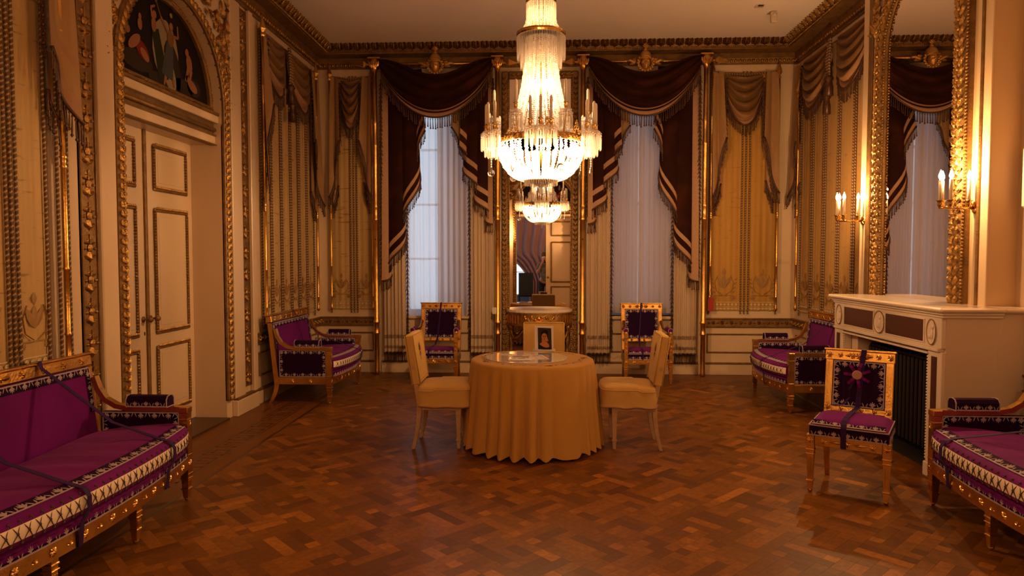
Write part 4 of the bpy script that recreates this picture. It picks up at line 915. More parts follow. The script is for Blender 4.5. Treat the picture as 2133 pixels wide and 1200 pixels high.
# ------------------------------------------------ wall sconces
def sconce(M, s, z, label, loc):
    t = thing('wall_sconce', label, 'lamp', loc, group='brass candle wall sconces')
    q = MB(M @ X((s, 0, z))); q.put(disc(.05, .02, 16)); q.put(xf(ROS, X((0, .018, 0), s=.045))); q.build('wall_rosette', BRASS, t)
    q = MB(M @ X((s, 0, z))); q.put(tube([(0, .02, 0), (0, .10, -.005), (0, .24, .0)], [.014, .009, .010], 8), None, 0, True); q.put(tube([(-.055, .225, .006), (-.04, .25, .0), (0, .27, -.003), (.04, .25, .0), (.055, .225, .006)], .009, 8), None, 0, True)
    for k in range(7): q.put(leaf(.03, .02, .01), X((0, .05+.028*k, .008), (-PI/2, 0, 0)), 0)
    q.build('arm', BRASS, t)
    for x, d in ((-.055, .225), (0, .27), (.055, .225), (0, .065)):
        q = MB(M @ X((s+x, d, z))); q.put(lathe([(.008, -.005), (.012, .01), (.022, .025), (.016, .04), (.026, .05), (.028, .055), (.012, .056)], 12), None, 0, True); c = q.build('candle_cup', BRASS, t)
        q = MB(M @ X((s+x, d, z))); q.put(lathe([(.0125, .05), (.0125, .20), (.010, .205), (0, .205)], 10), None, 0, True); q.build('candle', WAXL, c)
        q = MB(M @ X((s+x, d, z))); q.put(lathe([(.006, .205), (.015, .225), (.014, .24), (.006, .265), (0, .28)], 10), None, 0, True); q.build('bulb', BULB, c)
sconce(BREAST, 6.98, 1.97, 'brass candle sconce on the far side of the overmantel mirror', (XC, 6.98, 1.97)); sconce(BREAST, 5.205, 1.97, 'brass candle sconce on the near side of the overmantel mirror', (XC, 5.205, 1.97))
sconce(FRONT, -.98, 1.97, 'brass candle sconce seen in the pier mirror, left of the doorway', (-.98, YF, 1.97)); sconce(FRONT, 1.14, 1.97, 'brass candle sconce on the wall behind the camera, right of the doorway', (1.14, YF, 1.97))
# ------------------------------------------------ chandelier
cz = 0
t = thing('chandelier', 'large crystal basket chandelier with white candles above the round table', 'chandelier', (CH[0], CH[1], 2.2)); CMx = X((CH[0], CH[1], 0)); CHT = t
def ring(r, z, h, w_=.012, n=48): return lathe([(r-w_, z), (r, z), (r+.004, z+h*.5), (r, z+h), (r-w_, z+h), (r-w_, z)], n)
BEAD = lathe([(0, -1), (.8, -.45), (1, 0), (.8, .45), (0, 1)], 5)
q = MB(CMx); q.put(ring(.372, 2.565, .055), None, 0, False)
for k in range(48): q.put(ROS, X((.376*math.cos(k*PI/24), .376*math.sin(k*PI/24), 2.593), (0, 0, k*PI/24-PI/2), .018) @ X(r=(0, 0, 0)), 0)
q.build('gilt_band', BRASS, t)
for r_, z, h, nm in ((.205, 3.475, .03, 'upper_ring'), (.125, 3.755, .025, 'crown_ring'), (.14, 2.262, .02, 'lower_ring')):
    q = MB(CMx); q.put(ring(r_, z, h)); q.put(tube([(r_*math.cos(a), r_*math.sin(a), z+h) for a in np.linspace(0, 2*PI, 40, endpoint=False)], .006, 6, closed=True), None, 0, True); q.build(nm, BRASS, t)
q = MB(CMx); q.put(lathe([(.010, 2.30), (.010, 4.2)], 8), None, 0, True)
for k in range(6): a = k*PI/3; q.put(tube([(0, 0, 2.60), (.365*math.cos(a), .365*math.sin(a), 2.60)], .006, 5), None, 0); q.put(tube([(0, 0, 3.48), (.2*math.cos(a), .2*math.sin(a), 3.48)], .004, 5), None, 0)
q.build('stem', BRASS, t); q = MB(CMx); q.put(tube([(0, 0, 4.2), (0, 0, H)], .009, 6), None, 0); q.put(lathe([(.09, H), (.08, H-.03), (.03, H-.06), (.012, H-.1)], 14), None, 0, True); q.build('ceiling_rose', BRASS, t)
def strandset(name, rz, n, bead, off=0.0, sx=1):
    """identical strands: one mesh, copies turned about the axis"""
    q = MB(); rz = np.array(rz, float); d = np.linalg.norm(np.diff(rz, axis=0), axis=1); c = np.concatenate([[0], np.cumsum(d)]); m = int(c[-1]/(bead*1.9))
    for k in range(m+1):
        s_ = k*c[-1]/m; r_ = np.interp(s_, c, rz[:, 0]); z = np.interp(s_, c, rz[:, 1]); b = bead*(1.0 if k % 3 else 1.25)
        q.put(BEAD, X((r_, 0, z-2.2), s=(b, b, b)), 0)
    o = q.build(name, CRYS, t, world=False); o.rotation_euler = (0, 0, off)
    for k in range(1, n): p = o.copy(); COL.objects.link(p); p.rotation_euler = (0, 0, off+2*PI*k/n)
strandset('trunk_strand', [(.125, 3.46), (.135, 3.27), (.158, 3.08), (.185, 2.96), (.212, 2.87), (.25, 2.75), (.29, 2.65), (.355, 2.615)], 38, .0094)
strandset('inner_trunk_strand', [(.09, 3.46), (.10, 3.2), (.13, 2.95), (.18, 2.78), (.22, 2.66)], 14, .0090, .05)
strandset('basket_strand', [(.362, 2.565), (.360, 2.50), (.345, 2.44), (.312, 2.375), (.262, 2.315), (.20, 2.278), (.14, 2.265)], 46, .0112)
strandset('inner_basket_strand', [(.30, 2.565), (.295, 2.48), (.26, 2.41), (.20, 2.35), (.14, 2.32)], 22, .0110, .04)
strandset('crown_strand', [(.115, 3.75), (.112, 3.66), (.13, 3.58), (.165, 3.52), (.20, 3.50)], 34, .0085)
ICE = lathe([(.2, 0), (1, -.04), (.7, -.08), (.9, -.2), (.75, -.85), (0, -1)], 5)
def prisms(name, r_, z, L, n, w_=.0062, parent=t, sp=1):
    q = MB(CMx)
    for k in range(n): a = 2*PI*k/n; q.put(ICE, X((r_*math.cos(a), r_*math.sin(a), z), s=(w_, w_, L*(1-.06*(k % 2)))), 0)
    return q.build(name, CRYS, parent, kind='stuff')
prisms('upper_prism_fringe', .205, 3.475, .20, 92, .0052); prisms('crown_prism_fringe', .125, 3.755, .19, 60, .005); prisms('inner_prism_fringe', .175, 3.40, .20, 60, .005); prisms('lower_prism_fringe', .14, 2.27, .055, 44)
prisms('bottom_cup_prisms', .06, 2.25, .05, 18)
q = MB(CMx); q.put(lathe([(.13, 2.26), (.08, 2.235), (.03, 2.22), (.012, 2.20), (.022, 2.18), (.012, 2.155), (0, 2.14)], 14), None, 0, True); q.build('bottom_finial', CRYS, t)
for k in range(8):                                 # pierced palmette ornaments standing on the band
    a = 2*PI*k/8+.13; q = MB(CMx @ X((.372*math.cos(a), .372*math.sin(a), 2.62), (0, 0, a-PI/2)))
    for (x, z, rr) in ((-.03, .015, .014), (.03, .015, .014), (-.016, .045, .014), (.016, .045, .014), (0, .075, .014), (-.045, .02, .010), (.045, .02, .010)):
        q.put(tube([(x+rr*math.cos(b), 0, z+rr*math.sin(b)) for b in np.linspace(0, 2*PI, 10, endpoint=False)], .0055, 5, closed=True, up0=(0, 1, 0)), None, 0)
    q.put(leaf(.035, .028, .008), X((0, 0, .08)), 0); q.put(BALL, X((0, 0, .095), s=.009), 0); q.build('palmette_ornament', BRASS, t)
def ccandle(r_, a, zc, h, drops, ped=0):
    p = CMx @ X((r_*math.cos(a), r_*math.sin(a), zc)); q = MB(p); q.put(lathe([(.006, -.03), (.014, -.01), (.010, .0), (.018, .02), (.013, .04), (.024, .05), (.011, .052)], 10), None, 0, True)
    c = q.build('candle_cup', BRASS, t); q = MB(p); q.put(lathe([(.0125, .045), (.0118, h), (.007, h+.015), (0, h+.018)], 10), None, 0, True); q.build('candle', WAX, c)
    if not drops: return
    q = MB(p); rr, zz, n, L = (.052, -.03, 16, .10) if ped else (.042, -.012, 12, .115)
    if ped: q.put(lathe([(.02, .0), (.05, -.012), (.054, -.05), (.05, -.055)], 14), None, 0, True)
    for k in range(n): b = 2*PI*k/n; q.put(BEAD, X((rr*math.cos(b), rr*math.sin(b), zz-.008), s=.0095), 0); q.put(BEAD, X((rr*math.cos(b), rr*math.sin(b), zz-.026), s=.0085), 0); q.put(ICE, X((rr*math.cos(b), rr*math.sin(b), zz-.035), s=(.0075, .0075, L)), 0)
    q.put(lathe([(.012, 0), (rr, -.008), (rr, -.014), (.01, -.006)], 14), None, 0, True); q.build('drip_pan_prisms', CRYS, c)
arms = MB(CMx)
for k in range(6):
    a = PI/6+k*PI/3
    for da in (-.17, .0, .17):
        aa = a+da; rr = .485 if da else .50; ccandle(rr, aa, 2.645-(.0 if da else .0), .215, True)
        arms.put(tube([(.37*math.cos(a+da*.3), .37*math.sin(a+da*.3), 2.60), (.43*math.cos(a+da*.8), .45*math.sin(a+da*.8), 2.585), (rr*math.cos(aa), rr*math.sin(aa), 2.62)], .006, 6), None, 0, True)
    b = k*PI/3; ccandle(.40, b, 2.80, .22, True, 1); arms.put(tube([(.37*math.cos(b), .37*math.sin(b), 2.62), (.40*math.cos(b), .40*math.sin(b), 2.77)], .006, 6), None, 0, True)
arms.build('candle_arms', BRASS, t)
for k in range(12):
    a = 2*PI*k/12+.1; q = MB(CMx @ X((.29*math.cos(a), .29*math.sin(a), 2.50))); q.put(lathe([(.005, 0), (.014, .02), (.013, .035), (.005, .06), (0, .07)], 8), None, 0, True); q.build('bulb', BULBC, t)
for k in range(8):
    a = 2*PI*k/8; zz = (2.86, 3.04)[k % 2]; rr = (.10, .07)[k % 2]; q = MB(CMx @ X((rr*math.cos(a), rr*math.sin(a), zz))); q.put(lathe([(.005, 0), (.014, .02), (.013, .035), (.005, .06), (0, .07)], 8), None, 0, True); q.build('bulb', BULBC, t)
for k, (a, big) in enumerate(((PI*1.02, 1), (-.05, 0), (PI*1.32, 0), (PI*1.62, 1), (.6, 0), (2.2, 1))):
    q = MB(CMx @ X((.425*math.cos(a), .425*math.sin(a), 2.56)))
    for j in range(10): q.put(BEAD, X((0, 0, -.02*j), s=(.0055, .0055, .009)), 0)
    q.build('drop_chain', CRYS, t); q = MB(CMx @ X((.425*math.cos(a), .425*math.sin(a), 2.56)))
    if big: q.put(BALLS, X((0, 0, -.235), s=.032), 0, True)
    else: q.put(lathe([(0, -.19), (.006, -.20), (.014, -.235), (.006, -.26), (0, -.265)], 6), None, 0)
    q.build('crystal_drop', CLEAR, t)
# ------------------------------------------------ round table with cloth
TX, TY = -.09, 5.81
t = thing('round_table', 'round table hidden under the mustard tablecloth', 'table', (TX, TY, 0)); q = MB(X((TX, TY, 0)))
q.put(lathe([(0, .70), (.50, .70), (.505, .72), (.50, .738), (0, .738)], 36), None, 0); q.build('table_top', CHW, t); q = MB(X((TX, TY, 0)))
q.put(lathe([(.16, 0), (.17, .04), (.05, .10), (.045, .4), (.06, .68), (.12, .70)], 16), None, 0, True); q.build('pedestal', CHW, t)
nT = 460; th = np.linspace(0, 2*PI, nT+1); prof = [(0, .743), (.30, .743), (.45, .743), (.50, .742), (.517, .735), (.524, .722), (.53, .69), (.54, .6), (.552, .45), (.565, .3), (.578, .15), (.592, .03)]
P = np.zeros((nT+1, len(prof), 3)); wv = np.zeros(nT+1); r_ = np.random.RandomState(4); ph = 0
phs = np.cumsum(r_.uniform(.65, 1.35, nT+1)); phs = (phs-phs[0])/(phs[-1]-phs[0])*2*PI*27+2.1*np.sin(3*th+.4)+1.7*np.sin(5*th+2)+1.0*np.sin(9*th); am = .7+.3*np.sin(th*3+1); am[-1] = am[0]
wv = am*(2.1*np.abs(np.sin(phs/2))**1.0-1.3)*(1+.25*np.sin(th*7+1)); wv[-1] = wv[0]
for j, (r0, z) in enumerate(prof):
    k = 0 if z > .725 else ((.725-z)/.725)**.7
    rr = r0+.036*k*wv+.02*k*(np.sin(th-.4) > 2)
    P[:, j, 0] = TX+rr*np.cos(th); P[:, j, 1] = TY+rr*np.sin(th); P[:, j, 2] = z+(.012*k*np.cos(phs) if z < .1 else 0)
tc = thing('tablecloth', 'mustard yellow cloth hanging in deep folds over the round table', 'tablecloth', (TX, TY, .74)); q = MB(); q.put(grid(P), None, 0, True); q.build('cloth', CLOTH, tc)
q = MB(X((TX, TY, .744)))
for arc0, arc1, dens in ((-2.25, -1.05, 1), (-.95, .2, 1), (2.4, 3.8, 1), (.6, 2.2, .8)):
    a = arc0
    while a < arc1:
        rr = .425+.008*math.sin(a*9); q.put(xf(leaf(.016+.016*rnd.random(), .009+.006*rnd.random(), .0012), X(r=(-PI/2, 0, 0))), X((rr*math.cos(a), rr*math.sin(a), 0), (0, 0, rnd.uniform(0, 6))), 0); a += .034+.02*rnd.random()
for a in (-1.25, .05, 2.5, -2.6):
    for k in range(6): q.put(xf(leaf(.035, .012, .0015), X(r=(-PI/2, 0, 0))), X((.44*math.cos(a), .44*math.sin(a), 0), (0, 0, a+k*1.05)), 0)
q.build('embroidered_wreath', EMB, tc, kind='stuff')
GP = X((TX-.05, TY+.02, .7445)); t = thing('glass_disc', 'round glass plate lying on the mustard tablecloth', 'glass plate', (TX-.05, TY+.02, .7445))
q = MB(GP); q.put(lathe([(0, .0), (.352, .0), (.355, .003), (.352, .006), (0, .006)], 56), None, 0); q.build('plate', PLATE, t)
def sheet(name, label, x, y, rz, w_, h_, base, marks, z=.751, M=None, th_=.0012):
    M = X((x, y, z), (0, 0, rz)) if M is None else M; t = thing(name, label, 'paper', (M[0, 3], M[1, 3], M[2, 3])); q = MB(M); q.box(-w_/2, w_/2, -h_/2, h_/2, 0, th_, 0); q.build('paper', base, t)
    q = MB(M)
    for a, b, c, d, m in marks: q.box(a, b, c, d, th_, th_+.0006, m)
    if marks: q.build('printing', [PLAN, PLANR, PAPER], t)
    return t
mk = [(-.11+.045*i, -.11+.045*i+.035, -.06+.06*j, -.06+.06*j+.045, (i+j) % 3 if (i+j) % 3 < 2 else 0) for i in range(5) for j in range(3)]
sheet('floor_plan_sheet', 'printed plan sheet in the middle of the glass plate', TX-.03, TY-.02, .25, .30, .26, PAPER, [(-.13, .13, -.11, -.105, 1), (-.13, -.125, -.11, .11, 0), (.12, .125, -.11, .11, 1), (-.13, .13, .0, .006, 1), (-.02, -.015, -.11, .11, 0), (.03, .12, .05, .055, 1), (.05, .055, -.1, .1, 1), (-.12, -.03, .03, .10, 0), (-.1, -.04, -.08, -.02, 0), (.06, .11, .07, .10, 0)])
sheet('leaflet', 'white leaflet on the near edge of the glass plate', TX-.10, TY-.17, .12, .19, .10, PAPER, [], .7535); sheet('leaflet', 'small card on the left of the glass plate', TX-.22, TY+.14, -.1, .12, .06, PAPER, [(-.04, .04, -.02, .0, 0)])
q = MB(X((TX-.06, TY-.0, .7545), (0, 0, .1))); q.box(-.035, .035, -.022, .022, 0, .012, 0, .003); o = q.build('small_box', WHITE); o['label'] = 'small white box, the nearer one on the printed plan'; o['category'] = 'box'
q = MB(X((TX-.05, TY+.08, .7515), (0, 0, -.1))); q.box(-.035, .035, -.02, .02, 0, .015, 0, .003); o = q.build('small_box', WHITE); o['label'] = 'small white box, the farther one on the printed plan'; o['category'] = 'box'
# portrait card in its holder
PC = X((.012, 6.21, .752), (.13, 0, -.03)) @ np.diag([1, -1, 1, 1])
t = thing('portrait_card', 'printed portrait of a dark-haired woman standing on the back of the round table', 'picture', (.012, 6.21, .752)); q = MB(PC)
q.box(-.085, .085, 0, .004, .012, .232, 0, .001); q.build('card', PAPER, t)
PP = [mat('portrait_'+n, c, .5, spec=.15) for n, c in (('ground', (.045, .028, .016)), ('skin', (.48, .20, .085)), ('hair', (.012, .006, .004)), ('dress', (.015, .014, .015)), ('shade', (.20, .065, .025)), ('lips', (.30, .05, .03)))]
q = MB(PC @ X((.004, 0, .015))); e = .0041
fig(q, [(-.058, .002), (.066, .002), (.060, .197), (-.062, .202)], 0, e)
fig(q, ell(.0, .138, .034, .040), 2, e+.003); fig(q, ell(.012, .165, .018, .014), 2, e+.003); fig(q, limb((.0, .12), (.004, .075), .022, .030), 1, e+.0042); fig(q, [(-.046, .050), (-.016, .074), (.020, .072), (.040, .045), (.044, .026), (.02, .012), (-.02, .022)], 1, e+.0046)
fig(q, ell(-.002, .117, .025, .036), 1, e+.0055)
fig(q, [(-.057, .003), (-.057, .046), (-.046, .050), (-.02, .030), (.0, .020), (.03, .016), (.046, .028), (.056, .020), (.058, .003)], 3, e+.0060)
fig(q, [(-.03, .13), (-.018, .152), (.002, .158), (.02, .148), (.026, .125), (.032, .16), (.0, .178), (-.034, .16)], 2, e+.0092)
for sx in (-.011, .008): fig(q, ell(sx, .121, .0050, .0022), 2, e+.0093); fig(q, ell(sx, .1275, .0065, .0013), 2, e+.0093)
fig(q, ell(-.001, .095, .0075, .0024), 5, e+.0093); fig(q, [(-.003, .12), (.0, .12), (.003, .106), (-.003, .106)], 4, e+.0091)
q.build('printed_portrait', PP, t); q = MB(PC @ X((.004, .004, .015)) @ np.diag([1, -1, 1, 1])); fig(q, [(-.058, .002), (.066, .002), (.060, .197), (-.062, .202)], 0, e); fig(q, ell(-.002, .117, .025, .036), 1, e+.004); fig(q, [(-.046, .050), (-.016, .08), (.020, .08), (.040, .045), (.02, .012)], 1, e+.003); fig(q, ell(.0, .150, .032, .024), 2, e+.005); q.build('printed_back', PP, t); q = MB(PC); q.box(-.10, .10, -.03, .03, -.006, .014, 0, .004); q.build('card_holder', WHITE, t)
# ------------------------------------------------ slip-covered chairs (local: front is -y, width x)
def bar(p, q_, a, b, b0=.003, a2=None, b2=None):   # tapered rectangular bar from p to q_, section a (x) by b (y)
    p, q_ = np.array(p, float), np.array(q_, float); a2 = a2 or a; b2 = b2 or b
    v = [p+(sx*a/2, sy*b/2, 0) for sx, sy in ((-1, -1), (1, -1), (1, 1), (-1, 1))]+[q_+(sx*a2/2, sy*b2/2, 0) for sx, sy in ((-1, -1), (1, -1), (1, 1), (-1, 1))]
    tp = Tp(v, [(0, 3, 2, 1), (4, 5, 6, 7), (0, 1, 5, 4), (1, 2, 6, 5), (2, 3, 7, 6), (3, 0, 4, 7)])
    if q_[2] < p[2]: tp.l = flip(tp.l, tp.t)
    return tp
def sabre(x, y0, z0, dy, w_=.035, d_=.04):
    P = [(x, y0+dy*(1-s_)**1.0*0+dy*(s_**2.0), z0*(1-s_)) for s_ in np.linspace(0, 1, 8)]
    out = []; v = []; f = []
    for i, p in enumerate(P):
        s_ = i/7; ww, dd = w_*(1-.25*s_), d_*(1-.35*s_); v += [(p[0]+sx*ww/2, p[1]+sy*dd/2, p[2]) for sx, sy in ((-1, -1), (1, -1), (1, 1), (-1, 1))]
    for i in range(7):
        for k in range(4): f.append((i*4+k, (i+1)*4+k, (i+1)*4+(k+1) % 4, i*4+(k+1) % 4))
    f += [(0, 1, 2, 3), (31, 30, 29, 28)]; return Tp(v, f)
def gleg(x, y, h, wt=.048, plain=False):            # tapered square leg with collar and ball foot
    it = [(bar((x, y, .045), (x, y, h), wt*.62, wt*.62, a2=wt, b2=wt), X()), (cbox(x-wt*.48, x+wt*.48, y-wt*.48, y+wt*.48, .075, .088, .003), X()), (bar((x, y, .02), (x, y, .075), wt*.55, wt*.55, a2=wt*.72, b2=wt*.72), X()),
          (BALLS, X((x, y, .016), s=.016)), (cbox(x-wt*.56, x+wt*.56, y-wt*.56, y+wt*.56, h-.05, h-.038, .003), X()), (cbox(x-wt*.54, x+wt*.54, y-wt*.54, y+wt*.54, h-.075, h-.068, .002), X())]
    if not plain:
        for k in (-1, 0, 1): it.append((cbox(x+k*wt*.22-.003, x+k*wt*.22+.003, y-wt*.52, y-wt*.40, .1, h-.09, .001), X()))
    return cat(*it)
def palm_emb(q, s):
    for k in range(7): q.put(xf(leaf(s*(.9-.12*abs(k-3)), s*.16, s*.02), X(s=(1, -1, 1))), X((0, 0, s*.1), (0, (k-3)*.36, 0)), 0)
    for k in (-1, 1): q.put(xf(leaf(s*.45, s*.14, s*.02), X(s=(1, -1, 1))), X((0, 0, s*.1), (0, k*2.2, 0)), 0); q.put(xf(leaf(s*.25, s*.1, s*.02), X(s=(1, -1, 1))), X((k*.02, 0, -s*.3), (0, k*.6, 0)), 0)
    q.put(xf(leaf(s*.7, s*.12, s*.02), X(s=(1, -1, -1))), X((0, 0, s*.1)), 0); q.put(xf(leaf(s*.2, s*.16, s*.02), X(s=(1, -1, 1))), X((0, 0, -s*.68)), 0)
def covered_chair(label, x, y, rz):
    t = thing('covered_chair', label, 'chair', (x, y, 0), rz, 'slip-covered chairs at the round table'); W2 = .20
    for sx in (-1, 1):
        q = MB(); q.put(gleg(sx*.185, -.185, .37, .044, True)); q.build('leg', CHW, t, world=False)
        q = MB(); q.put(sabre(sx*.18, .145, .37, .055)); q.build('leg', CHW, t, world=False)
    q = MB(); q.box(-.2, .2, -.205, -.17, .33, .40, 0, .004); q.box(-.2, .2, .125, .16, .33, .40, 0, .004); q.box(-.205, -.17, -.17, .125, .33, .40, 0, .004); q.box(.17, .205, -.17, .125, .33, .40, 0, .004); q.build('seat_frame', CHW, t, world=False)
    # seat cover: rounded top and skirt
    n = 72; A = np.linspace(0, 2*PI, n+1); rows = [(.0, .552), (.6, .558), (.88, .548), (.985, .530), (1.0, .515), (1.005, .505), (1.0, .47), (1.02, .43), (1.01, .39), (1.03, .362)]; P = np.zeros((n+1, len(rows), 3))
    for j, (k, z) in enumerate(rows):
        for i, a in enumerate(A):
            c, s_ = math.cos(a), math.sin(a); m = (abs(c)**7+abs(s_)**7)**(-1/7); wob = .006*math.sin(i*2*PI/n*9+j) if z < .5 else 0
            bow = .02*(1-(c*m)**2) if s_ < 0 else 0
            P[i, j] = ((.222+wob)*c*m*k, -.055+(.225+wob)*s_*m*k-bow*k, z-(.012*(s_*m > .3)*k if z > .5 else 0)+(.004*math.sin(i*.7) if j == len(rows)-1 else 0))
    q = MB(); q.put(grid(P), None, 0, True); q.build('seat_cover', COVER, t, world=False)
    q = MB(); q.put(tube(P[:-1, 5, :], .005, 6, closed=True), None, 0, True); q.build('seat_piping', COVER, t, world=False); q = MB(); q.put(tube(P[:-1, -1, :], .006, 5, closed=True), None, 0, True); q.build('hem_braid', PIPE, t, world=False)
    # back
    for sx in (-1, 1):
        q = MB(); q.put(bar((sx*.18, .145, .38), (sx*.19, .195, .70), .032, .035)); q.build('back_stile', CHW, t, world=False)
    q = MB(); q.put(bar((-.17, .225, .50), (.17, .225, .50), .03, .03) if 0 else cbox(-.18, .18, .15, .175, .495, .53, .004)); q.build('back_rail', CHW, t, world=False)
    Bk = X((0, .158, .49), (-.15, 0, 0)); nx, nz = 13, 11; P = np.zeros((nx, nz, 3)); Pb = np.zeros((nx, nz, 3))
    bx = cbox(-.205, .205, -.034, .034, .05, .475, .012); q = MB(Bk)
    q.put(bx, None, 0, False)
    for sx in (-1, 1):
        q.put(tube([(sx*.198, -.036, .05), (sx*.198, -.036, .468)], .005, 6), None, 0, True); q.put(tube([(sx*.198, .036, .05), (sx*.198, .036, .468)], .005, 6), None, 0, True)
    q.put(tube([(-.198, -.036, .468), (.198, -.036, .468)], .005, 6), None, 0, True); q.put(tube([(-.19, -.036, .085), (.19, -.036, .085)], .004, 6), None, 0, True)
    q.build('back_cover', COVER, t, world=False); q = MB(Bk @ X((0, -.035, .30))); palm_emb(q, .10); q.build('embroidered_palmette', EMB, t, world=False)
    return t
c0 = covered_chair('straw-coloured slip-covered chair left of the round table, facing right', -.885, 5.80, PI/2)
KIDS[c0.name] = list(c0.children)
def dupc(x, y, rz, label): 
    c = c0.copy(); COL.objects.link(c); c.location = (x, y, 0); c.rotation_euler = (0, 0, rz); c['label'] = label
    for k in KIDS[c0.name]: d = k.copy(); COL.objects.link(d); d.parent = c
    return c
dupc(.785, 5.84, -PI/2-.02, 'straw-coloured slip-covered chair right of the round table, facing left'); dupc(.01, 6.56, 0, 'straw-coloured slip-covered chair behind the round table, its back behind the portrait card')
# ------------------------------------------------ purple and gilt furniture
def shell(s): return cat(*[(leaf(s*(.85-.10*abs(k)), s*.21, .002), X((0, 0, s*.22), (0, k*.46, 0))) for k in (-2, -1, 0, 1, 2)], (cbox(-s*.3, s*.3, 0, .0015, 0, s*.12), X()), (BALL, X((0, .001, s*.2), s=(s*.16, .002, s*.16))))
def anth(s): return cat(*[(leaf(s*.85, s*.17, .002), X((sx*s*.10, 0, 0), (0, sx*(.42 if up else 2.4), 0))) for sx in (-1, 1) for up in (1,)], *[(leaf(s*.42, s*.15, .002), X((sx*s*.08, 0, 0), (0, sx*1.25, 0))) for sx in (-1, 1)], (cbox(-s*.25, s*.25, 0, .0015, 0, s*.1), X()))
SH, AN = shell(1.0), anth(1.0)
def trim(q, p0, p1, nrm, inw, s=.045, sp=None):
    """embroidered border from p0 to p1; nrm = outward normal, inw = direction the motifs grow"""
    p0, p1, nrm, inw = [np.array(v, float) for v in (p0, p1, nrm, inw)]; L = np.linalg.norm(p1-p0)
    if L < .02: return
    e = (p1-p0)/L; n = max(1, int(round(L/(sp or s*1.15)))); A0 = axes(p0, e, nrm, inw); q.put(cbox(0, L, 0, .003, -.004, .004), A0, 0); q.put(cbox(0, L, -.0012, .0008, 0, s*1.12), A0, 1)
    for k in range(n): q.put(SH if k % 2 else AN, axes(p0+e*L*(k+.5)/n+nrm*.0012, e*s, nrm, inw*s), 0)
def rect_trim(q, a, b, c, d, nrm, s=.045):          # a,b,c,d corners
    P = [np.array(v, float) for v in (a, b, c, d)]; cen = sum(P)/4
    for i in range(4):
        p0, p1 = P[i], P[(i+1) % 4]; m = (p0+p1)/2; e = (p1-p0)/np.linalg.norm(p1-p0); i_ = cen-m; i_ = i_-e*i_.dot(e); i_ /= np.linalg.norm(i_); trim(q, p0, p1, nrm, i_, s)
def ribbon(pts, w_, wd=(1, 0, 0)):
    P = np.array(pts, float); wd = np.array(wd, float); fr = np.gradient(P, axis=0); v = []; f = []
    for i, p in enumerate(P):
        n = np.cross(fr[i], wd); n /= max(np.linalg.norm(n), 1e-9)
        v += [p-wd*w_/2-n*.0015, p+wd*w_/2-n*.0015, p+wd*w_/2+n*.0015, p-wd*w_/2+n*.0015]
    for i in range(len(P)-1):
        for k in range(4): f.append((i*4+k, i*4+(k+1) % 4, (i+1)*4+(k+1) % 4, (i+1)*4+k))
    f += [(0, 1, 2, 3), tuple(4*(len(P)-1)+k for k in (3, 2, 1, 0))]; return Tp(v, f)
